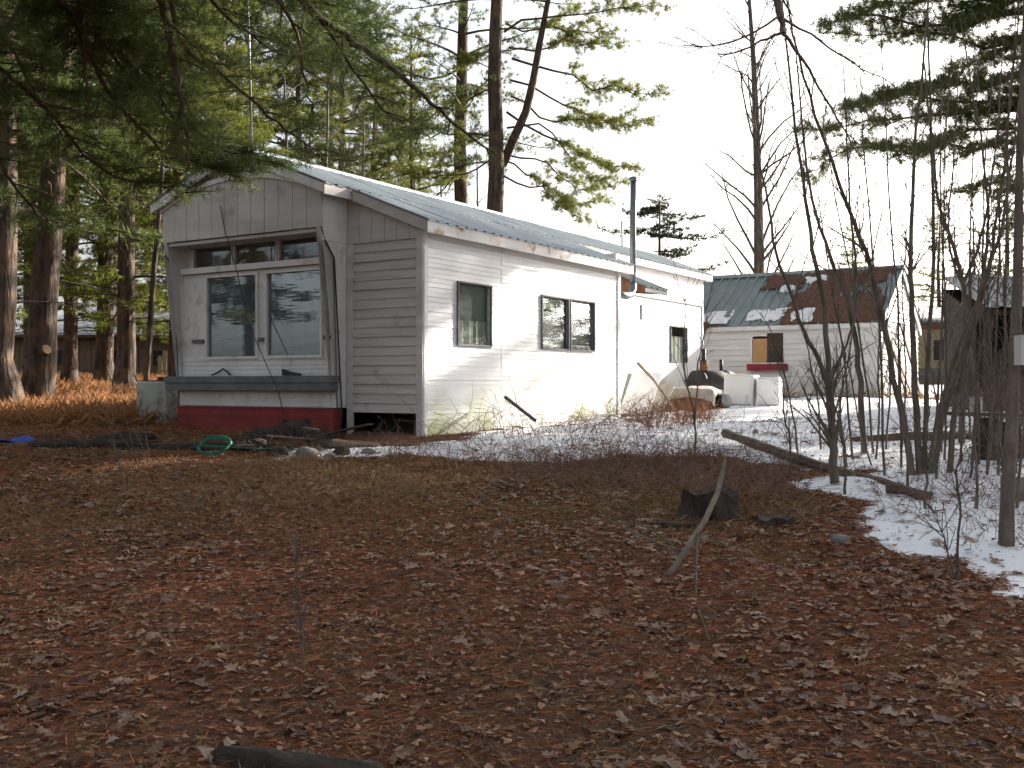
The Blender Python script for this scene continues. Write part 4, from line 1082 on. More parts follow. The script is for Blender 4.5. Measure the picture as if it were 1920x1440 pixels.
# two tall pines behind the roof, with long open boughs on the right
def open_pine(seed, H, r0, boughs, extra, cb, lg=0.20, bare=0.40):
    rg = rngf(seed); wood = MB(); ndl = Needles()
    zs = np.concatenate([[-0.3, 0, 0.4, 1.0], np.linspace(2, H, 12)])
    T = np.stack([np.cumsum(rg.normal(0, 0.05, 16)), np.cumsum(rg.normal(0, 0.05, 16)), zs], -1); T[:3, :2] = 0
    wood.tube(T, r0 * np.clip(1 - zs / (H * 1.1), 0.05, 1) ** 0.6, 14)
    for pts in boughs:
        P0 = np.array(pts, float)
        n_ = len(P0); tt_ = np.linspace(0, n_ - 1, 9)
        P = np.stack([np.interp(tt_, range(n_), P0[:, c]) for c in range(3)], -1) + rg.normal(0, 0.05, (9, 3)) * np.linspace(0, 1, 9)[:, None]
        L = np.linalg.norm(P[-1] - P[0])
        P[1:-1, 2] += rg.normal(0, 0.07, 7)
        limb(wood, ndl, P, 0.012 + 0.006 * L, 0.006, rg, lat_gap=lg, lat_len=(0.3, 0.95), bare=bare, tuft_gap=0.11, fill=4)
    z = cb
    while z < H - 0.3:
        for b in range(rg.integers(2, 5)):
            az = rg.random() * 6.28; q = (z - cb) / (H - cb)
            L = extra * (1 - 0.7 * q) * rg.uniform(0.6, 1.1)
            f = np.linspace(0, 1, 7)[:, None]; hd = np.array([math.cos(az), math.sin(az), 0])
            P = np.array([np.interp(z, zs, T[:, 0]), np.interp(z, zs, T[:, 1]), z]) + hd * L * f + np.array([0, 0, 1.0]) * L * (R(5 + 30 * q) * f - 0.35 * f ** 2 + 0.18 * f ** 4)
            limb(wood, ndl, P, 0.015 + 0.01 * L, 0.006, rg, bare=0.3)
        z += rg.uniform(0.6, 1.1)
    return wood, ndl, rg

def bough(px_list, Y0, base, dy=0.0):
    return [np.array(at(px, py, Y0 + dy * i / len(px_list)) - Vector(base)) for i, (px, py) in enumerate(px_list)]

c1 = gl(866, 29.5); c2 = gl(940, 27.5)
w_, n_, r_ = open_pine(21, 17, 0.24, [
    bough([(860, 130), (790, 150), (700, 90), (600, 80)], 29.5, c1, 2), bough([(865, 180), (800, 230), (740, 280), (690, 300)], 29.5, c1, -2),
    bough([(862, 250), (790, 250), (730, 210)], 29.5, c1, 1.5), bough([(866, 330), (800, 380), (740, 420)], 29.5, c1, -1)], 3.4, 6.5)
place_tree('pine_tree', (w_.mesh('trunk', M_bark, True), n_.mesh('crown', M_needle, r_, 22, 0.125, 0.0048)), c1, 0, 'tall straight pine rising behind the roof, without a fork', 'pine tree', 'tall pines behind the roof')
right_boughs = [
    [(945, 60), (1010, 30), (1080, 30), (1150, 12), (1235, 8)], [(950, 45), (1030, 60), (1090, 55), (1150, 60)],
    [(955, 90), (1020, 95), (1100, 80), (1170, 88)], [(960, 110), (1040, 130), (1110, 160), (1190, 175), (1238, 178)],
    [(955, 150), (1030, 175), (1080, 215), (1140, 228), (1222, 232)], [(958, 180), (1030, 225), (1120, 226), (1200, 236)],
    [(950, 210), (1020, 250), (1080, 285), (1140, 305), (1196, 312)], [(950, 240), (1010, 225), (1060, 280), (1110, 340), (1165, 345)],
    [(948, 290), (1020, 310), (1075, 345), (1130, 372)], [(945, 330), (1010, 345), (1065, 395), (1110, 380)],
    [(944, 300), (1000, 330), (1040, 360), (1090, 410)],
    [(940, 120), (900, 170), (870, 210), (830, 240)], [(942, 60), (900, 100), (860, 110)],
    [(942, 230), (890, 260), (850, 290), (800, 290)], [(940, 300), (880, 320), (820, 330), (760, 330)]]
w_, n_, r_ = open_pine(22, 16, 0.27, [bough(b, 27.5, c2, (i % 3 - 1) * 2.0) for i, b in enumerate(right_boughs)], 2.6, 10.5)
w_.tube(np.array([at(942, 310, 27.5) - Vector(c2), at(962, 262, 27.4) - Vector(c2), at(986, 210, 27.3) - Vector(c2), at(1000, 150, 27.2) - Vector(c2), at(1012, 80, 27.2) - Vector(c2), at(1028, 0, 27.2) - Vector(c2), at(1035, -90, 27.2) - Vector(c2)]), [0.12, 0.12, 0.11, 0.10, 0.085, 0.07, 0.05], 9)
place_tree('pine_tree', (w_.mesh('trunk', M_bark, True), n_.mesh('crown', M_needle_w, r_, 22, 0.125, 0.0048)), c2, 0, 'tall forked pine rising behind the roof with open boughs', 'pine tree', 'tall pines behind the roof')

# pines on the right that shade the yard; their boughs reach over the woodshed
c3_ = gl(2130, 19)
rb = [[(2130, 40), (1950, 25), (1800, 40), (1650, 30), (1545, 50)], [(2130, -40), (1950, -20), (1750, -15), (1600, 10)], [(2130, 90), (1980, 70), (1850, 85), (1720, 60), (1560, 58)],
      [(2130, 110), (1990, 100), (1880, 105), (1790, 125)], [(2130, 140), (1990, 130), (1850, 150), (1720, 165), (1600, 190)], [(2130, 190), (1990, 175), (1830, 195), (1700, 185), (1590, 195)],
      [(2130, 220), (1980, 200), (1830, 220), (1700, 225), (1590, 238), (1500, 245)], [(2130, 240), (1990, 225), (1850, 240), (1740, 265), (1640, 275), (1560, 290), (1515, 322)], [(2130, 260), (2000, 262), (1880, 265), (1780, 280), (1650, 285)],
      [(2130, 10), (2000, 0), (1880, 10), (1780, 0)], [(2130, 330), (2010, 340), (1900, 350), (1800, 360)], [(2130, 380), (2010, 400), (1900, 420)], [(2130, -90), (1950, -70), (1800, -60), (1650, -50)]]
w_, n_, r_ = open_pine(23, 15, 0.24, [bough(b, 19, c3_, (i % 4 - 1.5) * 1.6) for i, b in enumerate(rb)], 3.8, 5.0, 0.15, 0.22)
place_tree('pine_tree', (w_.mesh('trunk', M_bark, True), n_.mesh('crown', M_needle, r_, 20, 0.13, 0.0045)), c3_, 0, 'dense pine beyond the woodshed spreading boughs over the saplings', 'pine tree', 'shade pines right of the yard')
for x, y, ms, rz, sc in ((19.2, 28.4, PD, 2.0, 1.0), (22.5, 22.0, PD, 3.7, 1.0), (25.0, 17.5, PD, 5.1, 1.0), (22.0, 11.0, PD, 0.3, 1.0), (27.5, 25.0, PB, 1.0, 1.05), (30.0, 14.0, PD, 2.9, 1.1), (17.5, 5.5, PD, 4.2, 0.95), (26.0, 5.0, PD, 1.6, 1.0), (29.0, 31.0, PD, 0.5, 1.3), (30.0, 26.5, PD, 2.4, 1.3), (33.0, 23.5, PD, 4.0, 1.35), (31.0, 19.0, PD, 5.5, 1.3), (36.0, 29.0, PD, 1.2, 1.4), (24.0, 24.6, PD, 3.3, 1.15), (26.5, 28.0, PD, 5.0, 1.2)):
    place_tree('pine_tree', ms, (x, y, gz(x, y)), rz, 'dense pine in the row shading the yard', 'pine tree', 'shade pines right of the yard', sc)
# woods behind the viewer, seen in the window panes
for x, y, ms, rz in ((-16, 6.0, PB, 0.4), (-22, 12, PA, 2.2), (-24, 3, PB, 3.0), (-14, 1, PC, 1.0), (-30, 9, PD, 2.0)):
    place_tree('pine_tree', ms, (x, y, gz(x, y)), rz, 'pine in the woods left of the yard, mirrored in the front windows', 'pine tree', 'pines behind the yard')

# -- bare trees
def bare_tree(seed, H, r0, levels=3, spread=0.55, n_main=9, start=0.3, lean=(0, 0), up=0.5, wander=0.03, mt=None, nk=(3, 6), short=1.0):
    rg = rngf(seed); wood = MB(); tw = MB()
    def grow(p, d, L, r, lev):
        k = 6 if lev == 0 else 4
        P = [p]
        for i in range(k):
            d = unit(d + rg.normal(0, (0.014, 0.13, 0.2, 0.25)[min(lev, 3)], 3) + np.array([0, 0, 0.05 * lev * up]))
            P.append(P[-1] + d * L / k)
        P = np.array(P)
        (wood if lev < 2 else tw).tube(P, np.linspace(r, max(r * 0.25, 0.0025), k + 1), (8, 5, 3, 3)[min(lev, 3)], cap=False)
        if lev >= levels: return
        for c in range(rg.integers(*nk) if lev else n_main):
            f = rg.uniform(start if lev == 0 else 0.25, 0.98)
            i = min(int(f * k), k - 1); q = P[i] + (P[i + 1] - P[i]) * (f * k - i)
            t = unit(P[i + 1] - P[i])
            dd = unit(t * rg.uniform(0.5, 1.0) + unit(np.cross(t, rg.normal(size=3))) * rg.uniform(spread * 0.7, spread * 1.5))
            grow(q, dd, L * (1 - f * 0.55) * rg.uniform(0.32, 0.55) * (short if lev == 0 else 1.0), r * (1 - f * 0.7) * (0.30 if lev == 0 else 0.5), lev + 1)
    grow(np.array([0, 0, -0.2]), unit(np.array([lean[0], lean[1], 1.0])), H, r0, 0)
    return wood.mesh('trunk', mt or M_bark_grey, True), tw.mesh('twigs', mt or M_bark_grey)

place_tree('bare_tree', bare_tree(31, 14, 0.25, 3, 0.6, 46, 0.10, nk=(4, 8), short=0.6), gl(1427, 36), 0.0, 'tall bare leafless tree rising behind the shed ridge', 'bare tree', None, 1.0, ('trunk', 'twigs'))
BT = [bare_tree(40 + i, 11 + i, 0.12, 3, 0.55, 12, 0.15) for i in range(3)]
for px, Y, k, rz, sc in ((545, 36, 0, 0, 1.0), (570, 40, 2, 4, .9), (600, 33, 1, 2.7, .85), (640, 37, 0, 3.7, .8), (670, 34, 2, 0.7, .7), (610, 46, 1, 1, 1.0), (690, 44, 2, 2, .9), (780, 50, 0, 3, 1.0), (830, 48, 1, 4, .9), (905, 52, 2, 5, .9), (960, 46, 0, 2.5, .62), (1000, 50, 1, 1.5, .60), (1040, 48, 2, .5, .50), (740, 60, 1, 5, 1.1),
                         (480, 50, 2, 1, 1.1), (240, 60, 0, 2, 1.2), (80, 56, 1, 3, 1.2), (-40, 60, 2, 3, 1.2), (1075, 55, 1, 2.0, .42)):
    place_tree('bare_tree', BT[k], gl(px, Y), rz, 'thin bare tree in the woods behind the mobile home', 'bare tree', 'bare trees behind the home', sc, ('trunk', 'twigs'))
for px, Y, k, rz, sc in ((1590, 52, 1, 0.3, .45), (1690, 54, 2, 1.3, .62), (1745, 60, 0, 2.3, .75), (1790, 56, 1, 3.3, .8), (1835, 62, 2, 4.3, .9), (1880, 58, 0, 5.3, 1.0), (1920, 60, 1, 0.9, 1.1)):
    place_tree('bare_tree', BT[k], gl(px, Y), rz, 'thin bare tree beyond the tan building', 'bare tree', 'bare trees beyond the tan building', sc, ('trunk', 'twigs'))
for px, Y, ms, rz, sc in ((1600, 62, PC, .5, .62), (1760, 70, PA, 1.5, .72), (1890, 66, PB, 2.5, .75), (1985, 60, PA, 3.5, .8)):
    place_tree('pine_tree', ms, gl(px, Y), rz, 'distant pine showing past the shed ridge and the tan building', 'pine tree', 'distant pines', sc)

# spruce behind the trailer end
def spruce(seed, H, spread):
    rg = rngf(seed); wood = MB(); ndl = Needles()
    wood.tube([(0, 0, -0.2), (0, 0, H * .5), (0.05, 0, H)], [0.13, 0.09, 0.015], 8)
    z = 1.0
    while z < H - 0.2:
        for b in range(4):
            az = rg.random() * 6.28; L = spread * (1 - z / H) ** 0.28 * rg.uniform(0.35, 1.15) + 0.2
            f = np.linspace(0, 1, 6)[:, None]; hd = np.array([math.cos(az), math.sin(az), 0])
            P = np.array([0, 0, z]) + hd * L * f + np.array([0, 0, 1.0]) * L * (-0.10 * f - 0.3 * f ** 2 + 0.42 * f ** 3)
            limb(wood, ndl, P, 0.03, 0.006, rg, lat_gap=0.22, lat_len=(0.15, 0.7), bare=0.2, tuft_gap=0.10)
        z += rg.uniform(0.4, 0.75)
    return wood.mesh('trunk', M_bark, True), ndl.mesh('crown', M_spruce, rg, 9, 0.11, 0.016)
place_tree('spruce_tree', spruce(51, 8.7, 3.7), gl(1236, 46), 0.6, 'sparse dark spruce top standing behind the rear roof end', 'spruce')

# overhead pine: trunk just outside the view on the left, boughs hanging into it
op = Vector((-4.6, 3.2, gz(-4.6, 3.2)))
wood = MB(); ndl = Needles(); rg = rngf(61)
wood.tube([(0, 0, -.3), (0, 0, 3), (0.05, 0, 7), (0.1, 0.05, 13)], [0.34, 0.27, 0.22, 0.12], 14)
def olimb(pts, r0, r1, start_z, **k):
    P0 = [np.array([0.02, 0.05, start_z])] + [np.array(p - op) for p in pts]
    P0 = np.array(P0); n_ = len(P0)
    tt_ = np.linspace(0, n_ - 1, 4 * n_)
    P = np.stack([np.interp(tt_, range(n_), P0[:, c]) for c in range(3)], -1)
    P[1:-1] = 0.25 * P[:-2] + 0.5 * P[1:-1] + 0.25 * P[2:]
    P += rg.normal(0, 0.012, P.shape)
    limb(wood, ndl, P, r0, r1, rg, **k)
olimb([at(250, -160, 8), at(298, -20, 9.0), at(318, 70, 9.4), at(333, 150, 9.6), at(338, 210, 9.7), at(352, 260, 9.8), at(354, 320, 9.9)], 0.05, 0.012, 6.2, lat_gap=0.16, lat_len=(0.3, 0.95), bare=0.70, tuft_gap=0.07)
olimb([at(420, -260, 8), at(555, -5, 9.0), at(650, 70, 9.4), at(735, 130, 9.6), at(800, 185, 9.8), at(860, 240, 10.0), at(940, 300, 10.2)], 0.055, 0.008, 6.8, lat_gap=0.21, lat_len=(0.2, 0.75), bare=0.58, tuft_gap=0.085)
olimb([at(130, -120, 8.5), at(150, 20, 9.5), at(160, 120, 10), at(165, 220, 10.2)], 0.04, 0.01, 6.0, lat_gap=0.18, lat_len=(0.3, 0.9), bare=0.6, tuft_gap=0.085)
olimb([at(300, -100, 9), at(330, 70, 10), at(440, 160, 10.6), at(520, 230, 11), at(600, 290, 11.4), at(640, 300, 11.6)], 0.035, 0.006, 6.0, lat_gap=0.17, lat_len=(0.3, 0.8), bare=0.55, tuft_gap=0.085)
olimb([at(60, -100, 9), at(200, 170, 10.4), at(300, 280, 11.2), at(380, 310, 11.6), at(450, 330, 11.8)], 0.035, 0.006, 5.6, lat_gap=0.13, lat_len=(0.35, 0.9), bare=0.6, tuft_gap=0.08)
olimb([at(400, -200, 7.5), at(480, -60, 8.3), at(560, 60, 8.8), at(570, 160, 9.0), at(590, 220, 9.0)], 0.03, 0.006, 6.6, lat_gap=0.18, lat_len=(0.25, 0.8), bare=0.6, tuft_gap=0.085)
olimb([at(0, 60, 10), at(120, 260, 11.2), at(190, 270, 11.8)], 0.03, 0.006, 4.8, lat_gap=0.14, lat_len=(0.35, 0.9), bare=0.55, tuft_gap=0.085)
olimb([at(-60, 200, 10), at(60, 400, 10.8), at(120, 430, 11.2)], 0.03, 0.006, 3.9, lat_gap=0.13, lat_len=(0.35, 0.8), bare=0.6, tuft_gap=0.085)
for pts, sz in (([at(160, 40, 10), at(290, 190, 11), at(390, 265, 11.6), at(490, 300, 12)], 5.6), ([at(240, 100, 10.5), at(320, 240, 11.3), at(370, 300, 11.6), at(440, 330, 11.9)], 5.0), ([at(40, -60, 9.5), at(180, 60, 10.3), at(260, 140, 10.8), at(330, 190, 11.2)], 6.2), ([at(330, -80, 10), at(430, 40, 10.8), at(520, 100, 11.3), at(640, 130, 11.8)], 6.9), ([at(200, 20, 10), at(330, 230, 11.2), at(440, 290, 11.8), at(520, 310, 12.2)], 5.4),
                ([at(250, -160, 9), at(420, -20, 10.2), at(560, 20, 10.9), at(680, 60, 11.4)], 7.4), ([at(60, 180, 10), at(200, 330, 11.0), at(290, 350, 11.5), at(350, 360, 11.8)], 4.8), ([at(560, -60, 10), at(640, 100, 10.8), at(720, 210, 11.3), at(790, 250, 11.8)], 7.2)):
    olimb(pts, 0.028, 0.006, sz, lat_gap=0.12, lat_len=(0.35, 0.95), bare=0.58, tuft_gap=0.075)
t = thing('overhead_pine', 'pine standing beside the viewer with boughs drooping before the gable', 'pine tree', op)
link('trunk', wood.mesh('trunk', M_bark, True), t)
link('crown', ndl.mesh('crown', M_needle, rg, 13, 0.125, 0.0036), t)

# bare limb hanging in from the right
oq = Vector((6.2, 3.8, gz(6.2, 3.8)))
wood = MB(); tw = MB(); rg = rngf(71)
def twiggy(P, r0, r1, n_, L, lev=0, up=0.25):
    P = np.array([np.array(p) for p in P]); m_ = len(P)
    tt_ = np.linspace(0, m_ - 1, 3 * m_)
    P = np.stack([np.interp(tt_, range(m_), P[:, c]) for c in range(3)], -1)
    P[1:-1] = 0.25 * P[:-2] + 0.5 * P[1:-1] + 0.25 * P[2:]
    P[1:] += rg.normal(0, 0.006, P[1:].shape)
    wood.tube(P, np.linspace(r0, r1, len(P)), 7 if r0 > .012 else 5, cap=False)
    for i in range(n_):
        f = rg.uniform(0.35, 0.98); j = int(f * (len(P) - 1)); t_ = unit(P[min(j + 1, len(P) - 1)] - P[max(j - 1, 0)])
        d = unit(t_ * rg.uniform(.5, 1.) + unit(np.cross(t_, rg.normal(size=3))) * rg.uniform(0.3, 0.8) + np.array([0, 0, up]))
        l = L * rg.uniform(0.35, 1.0); q = [P[j]]
        for s in range(4):
            d = unit(d + rg.normal(0, 0.12, 3) + np.array([0, 0, 0.06])); q.append(q[-1] + d * l / 4)
        rr_ = max(0.0035, (r0 + (r1 - r0) * f) * 0.45)
        tw.tube(q, np.linspace(rr_, 0.0018, 5), 3, cap=False)
        for s in range(rg.integers(1, 4)):
            a = q[rg.integers(1, 4)]; dd = unit(d + rg.normal(0, 0.5, 3)); l2 = l * rg.uniform(0.2, 0.45)
            tw.tube([a, a + dd * l2 * .5 + rg.normal(0, .01, 3), a + dd * l2], [max(.0022, rr_ * .5), .002, .0013], 3, cap=False)
wood.tube([(0, 0, -.2), (0, 0, 3), (-0.1, 0.1, 6), (-0.1, 0.2, 10)], [0.16, 0.13, 0.10, 0.05], 10)
twiggy([(-0.05, 0.05, 5.2)] + [np.array(at(px, py, Y) - oq) for px, py, Y in ((1560, -260, 6.6), (1450, -20, 7.2), (1464, 30, 7.2), (1466, 62, 7.2))], 0.05, 0.016, 3, 0.6)
twiggy([np.array(at(px, py, Y) - oq) for px, py, Y in ((1466, 62, 7.2), (1420, 80, 7.3), (1380, 100, 7.4), (1345, 105, 7.5))], 0.011, 0.003, 8, 0.4)
twiggy([np.array(at(px, py, Y) - oq) for px, py, Y in ((1464, 28, 7.2), (1420, 60, 7.0), (1350, 85, 6.9), (1280, 85, 6.8))], 0.010, 0.003, 9, 0.4)
twiggy([np.array(at(px, py, Y) - oq) for px, py, Y in ((1466, 60, 7.2), (1510, 120, 7.3), (1545, 180, 7.4), (1590, 260, 7.5), (1640, 330, 7.6))], 0.013, 0.003, 10, 0.6, up=0)
twiggy([np.array(at(px, py, Y) - oq) for px, py, Y in ((1468, 35, 7.2), (1530, 70, 7.1), (1600, 120, 7.0), (1680, 160, 7.0))], 0.010, 0.003, 9, 0.5, up=0)
t = thing('overhanging_tree', 'bare tree beside the yard with a forked limb hanging into the sky', 'bare tree', oq)
link('trunk', wood.mesh('trunk', M_bark_sap, True), t); link('twigs', tw.mesh('twigs', M_bark_sap), t)['kind'] = 'stuff'

# saplings in the snow at the right: each clump grows from one root
def clump(name, base_px, stems, label, cat='sapling', group=None, ntw=9, L=0.9, parts=('stems', 'twigs')):
    global wood, tw
    q = on_ground(*base_px)
    wood = MB(); tw = MB()
    for st in stems:
        r0, r1 = st[0]; pts = st[1]
        Y0 = q.y; P = []
        for i, s in enumerate(pts):
            P.append(np.array(at(s[0], s[1], Y0 + (s[2] if len(s) > 2 else 0.0)) - q))
        if len(st) < 3: P[0] = np.array([P[0][0], 0, -0.06])
        twiggy(P, r0 * 1.0, r1 * 1.1, ntw + 6, L)
    t = thing(name, label, cat, q, 0, group)
    link(parts[0], wood.mesh(parts[0], M_bark_sap, True), t); link(parts[1], tw.mesh(parts[1], M_bark_sap), t)['kind'] = 'stuff'
    return t
clump('sapling_clump', (1725, 893), [
    ((.034, .006), [(1712, 893), (1698, 800, -.1), (1680, 737, -.2), (1653, 587, -.3), (1623, 470, -.5), (1585, 380, -.6), (1533, 230, -.8), (1500, 120, -.9), (1470, -20, -1)]),
    ((.036, .006), [(1724, 893), (1718, 760), (1712, 600), (1706, 480, .1), (1712, 300, .2), (1728, 150, .2), (1742, -30, .3)]),
    ((.026, .005), [(1731, 893), (1738, 700, .1), (1752, 500, .2), (1748, 300, .3), (1742, 100, .4), (1738, -20, .4)]),
    ((.026, .005), [(1736, 890), (1762, 760, -.1), (1800, 640, -.2), (1838, 560, -.3), (1862, 470, -.4), (1880, 330, -.5), (1900, 150, -.6), (1912, -20, -.7)]),
    ((.034, .005), [(1742, 893), (1772, 760, .1), (1815, 640, .2), (1852, 520, .3), (1882, 410, .4), (1900, 300, .5), (1915, 120, .6)]),
    ((.030, .005), [(1778, 885), (1790, 760), (1812, 660), (1835, 570, .1), (1848, 480, .1), (1858, 400, .1), (1830, 200, .1), (1800, 30, .1)])],
    'clump of bare saplings fanning out of one root in the snow', ntw=13)
clump('forked_sapling', (1565, 912), [
    ((.042, .026), [(1566, 912), (1560, 820), (1554, 716)]),
    ((.022, .005), [(1554, 718), (1530, 665, -.1), (1513, 637, -.1), (1480, 543, -.2), (1453, 470, -.3), (1440, 380, -.3), (1410, 250, -.4), (1385, 130, -.5)], 1),
    ((.026, .005), [(1554, 720), (1545, 560, .1), (1525, 480, .1), (1511, 375, .2), (1489, 231, .2), (1475, 87, .2), (1465, -20, .2)], 1),
    ((.014, .004), [(1556, 716), (1590, 640, .1), (1612, 560, .1), (1630, 500, .2), (1660, 380, .2)], 1)],
    'forked bare sapling standing at the slanted timber', ntw=10)
clump('sapling', (1620, 860), [((.036, .006), [(1620, 860), (1613, 740), (1606, 640), (1590, 560, .1), (1563, 500, .1), (1535, 420, .2), (1515, 340, .2), (1500, 200, .2), (1490, 60, .3)]),
                               ((.018, .005), [(1604, 600, .1), (1606, 500, .2), (1592, 380, .2), (1588, 250, .3), (1580, 120, .3)], 1)], 'straight bare sapling between the forked one and the clump', ntw=11)
clump('sapling', (1800, 835), [((.04, .008), [(1803, 835), (1806, 700), (1808, 600), (1807, 525), (1790, 470), (1760, 380), (1745, 250), (1730, 100)]),
                               ((.022, .005), [(1807, 528), (1830, 480), (1850, 400, .2), (1870, 260, .3), (1880, 80, .3)], 1),
                               ((.018, .005), [(1808, 540), (1782, 480), (1775, 420, -.2), (1790, 300, -.3), (1795, 120, -.4)], 1)], 'thicker bare sapling forking above the tan building eave', ntw=10)
clump('sapling', (1590, 880), [((.016, .003), [(1590, 880), (1580, 800), (1572, 760), (1590, 680, .1), (1604, 590, .1), (1615, 500, .1)])], 'thin bare sapling crossing behind the forked one', ntw=7, L=.5)
clump('sapling', (1305, 888), [((.012, .003), [(1303, 888), (1305, 800), (1298, 760), (1284, 700), (1280, 640), (1288, 570), (1265, 520)]), ((.009, .002), [(1303, 795), (1306, 700, .1), (1318, 640, .1), (1325, 560, .1)], 1)], 'thin forked sapling before the tarp covered pile', ntw=9, L=.45)
clump('sapling', (1790, 1090), [((.009, .002), [(1795, 1095), (1800, 980), (1796, 900), (1806, 820), (1800, 740)]), ((.006, .002), [(1797, 1080), (1770, 1010, -.1), (1752, 950, -.2)])], 'knee high twig sapling at the snow edge', ntw=8, L=.3)
clump('sapling', (1480, 880), [((.010, .003), [(1640, 880), (1612, 800), (1590, 690), (1580, 640), (1560, 560)])], 'thin leaning whip before the shed wall', ntw=6, L=.4)
clump('sapling', (1500, 866), [((.012, .003), [(1500, 866), (1482, 740), (1455, 640), (1425, 585)])], 'thin whip leaning over the white dryer', ntw=5, L=.4)
for i, (px, py, tx, ty) in enumerate(((1850, 900, 1862, 430), (1870, 880, 1840, 560), (1890, 930, 1925, 380), (1835, 880, 1820, 470), (1905, 900, 1880, 480), (1690, 850, 1700, 430), (1660, 850, 1672, 520), (1765, 850, 1720, 560), (1830, 960, 1815, 700), (1540, 850, 1500, 560), (1640, 870, 1655, 600), (1700, 930, 1690, 640), (1755, 905, 1775, 520), (1815, 905, 1850, 600), (1880, 990, 1870, 700), (1585, 930, 1560, 690), (1480, 900, 1470, 720), (1730, 960, 1745, 760), (1905, 960, 1915, 620), (1660, 900, 1610, 120), (1690, 880, 1650, 30), (1750, 880, 1790, 40), (1770, 870, 1765, 150), (1820, 880, 1870, 60), (1850, 890, 1895, 180), (1640, 860, 1545, 250), (1800, 870, 1840, 90), (1870, 900, 1905, 20), (1600, 870, 1530, 330))):
    clump('whip', (px, py), [((.013, .004), [(px, py), (px + (tx - px) * .3 + 6, py + (ty - py) * .35), (px + (tx - px) * .6 - 5, py + (ty - py) * .7), (tx, ty)])], 'thin straight bare whip among the saplings', 'sapling', 'thin whips among the saplings', ntw=10, L=.6)
# weeds in the yard
for i, (px, py, tops) in enumerate(((572, 1270, [(545, 985), (560, 1100)]), (240, 940, [(200, 790), (215, 830)]), (362, 1015, [(385, 870), (335, 900)]), (255, 850, [(190, 770), (205, 700)]), (285, 880, [(248, 800), (250, 690)]))):
    clump('weed_stalk', (px, py), [((.0045, .0015), [(px, py), ((px + tx) / 2 + 3, (py + ty) / 2), (tx, ty)]) for tx, ty in tops], ['tall pale dry stalk in the foreground leaves', 'thin dry stalk on the shaded lawn near the charred logs', 'small leafless shoot on the shaded lawn', 'thin bare shoot left of the white cabinet', 'thin bare shoot right before the white cabinet'][i], 'weed', ntw=3, L=.15)

# ------------------------------------------------------------------ thickets and litter (uncountable)
def canes(name, region_pts, n_, hgt, arc, mt, label, seed, r=0.0035, tw_n=3):
    rg = rngf(seed); poly = gpoly(region_pts)
    A = np.array(poly); lo = A.min(0); hi = A.max(0); m = MB(); c = 0
    while c < n_:
        x = rg.uniform(lo[0], hi[0], 64); y = rg.uniform(lo[1], hi[1], 64)
        ok = poly_sd(x, y, poly) > 0
        for xx, yy in zip(x[ok], y[ok]):
            if c >= n_: break
            h_ = hgt * rg.uniform(0.35, 1.1); az = rg.random() * 6.28; rch = arc * rg.uniform(0.1, 1.1)
            f = np.linspace(0, 1, 7)[:, None]; hd = np.array([math.cos(az), math.sin(az), 0])
            bend = rg.uniform(0.0, 1.5)
            P = np.array([xx, yy, gz(xx, yy) - 0.02]) + hd * rch * f ** 1.3 + np.array([0, 0, 1.0]) * h_ * (f * (1 + .5 * bend) - bend * f ** 2) + rg.normal(0, 0.012, (7, 3)) * f
            rr_ = r * rg.uniform(0.6, 1.3)
            m.tube(P, np.linspace(rr_, rr_ * .4, 7), 3, cap=False)
            for k in range(rg.integers(0, tw_n + 1)):
                j = rg.integers(2, 6); d = unit(rg.normal(size=3) + np.array([0, 0, .5])) * rg.uniform(0.06, 0.25)
                m.tube([P[j], P[j] + d * .6, P[j] + d + rg.normal(0, .02, 3)], [rr_ * .5, rr_ * .4, rr_ * .25], 3, cap=False)
            c += 1
    return tag(link(name, m.mesh(name, mt)), label, 'brambles', kind='stuff')
canes('bramble_thicket', [(800, 835), (1000, 812), (1170, 790), (1240, 800), (1250, 850), (1000, 860), (830, 855)], 250, 0.8, 0.9, M_cane, 'arching bare brambles along the foot of the long white wall', 81)
canes('bramble_thicket', [(1000, 868), (1330, 860), (1470, 880), (1510, 930), (1400, 950), (1100, 925), (960, 900)], 650, 0.34, 0.5, M_cane, 'low dark bramble tangle in front of the snow', 82, 0.003, 4)
canes('bramble_thicket', [(1170, 790), (1330, 776), (1340, 800), (1200, 815)], 380, 0.55, 0.5, M_weed, 'reddish brush round the tarp covered pile', 83, 0.004, 4)
canes('bramble_thicket', [(1080, 860), (1300, 815), (1850, 830), (1900, 900), (1560, 905), (1340, 868)], 170, 0.60, 0.35, M_cane, 'thin dark shoots standing in the snow', 84, 0.003, 3)
canes('bramble_thicket', [(1640, 915), (1920, 900), (1990, 1060), (1800, 1040), (1640, 960)], 210, 0.30, 0.25, M_cane, 'low brown shoots round the sapling roots', 85, 0.003, 3)
canes('bramble_thicket', [(700, 850), (820, 832), (820, 850), (720, 862)], 60, 0.45, 0.4, M_cane, 'thin shoots before the dark crawl space opening', 86, 0.003, 2)
canes('bramble_thicket', [(1840, 800), (1990, 800), (1990, 880), (1850, 870)], 260, 1.3, 0.5, M_cane, 'tall bare shoots before the woodshed', 87, 0.004, 4)

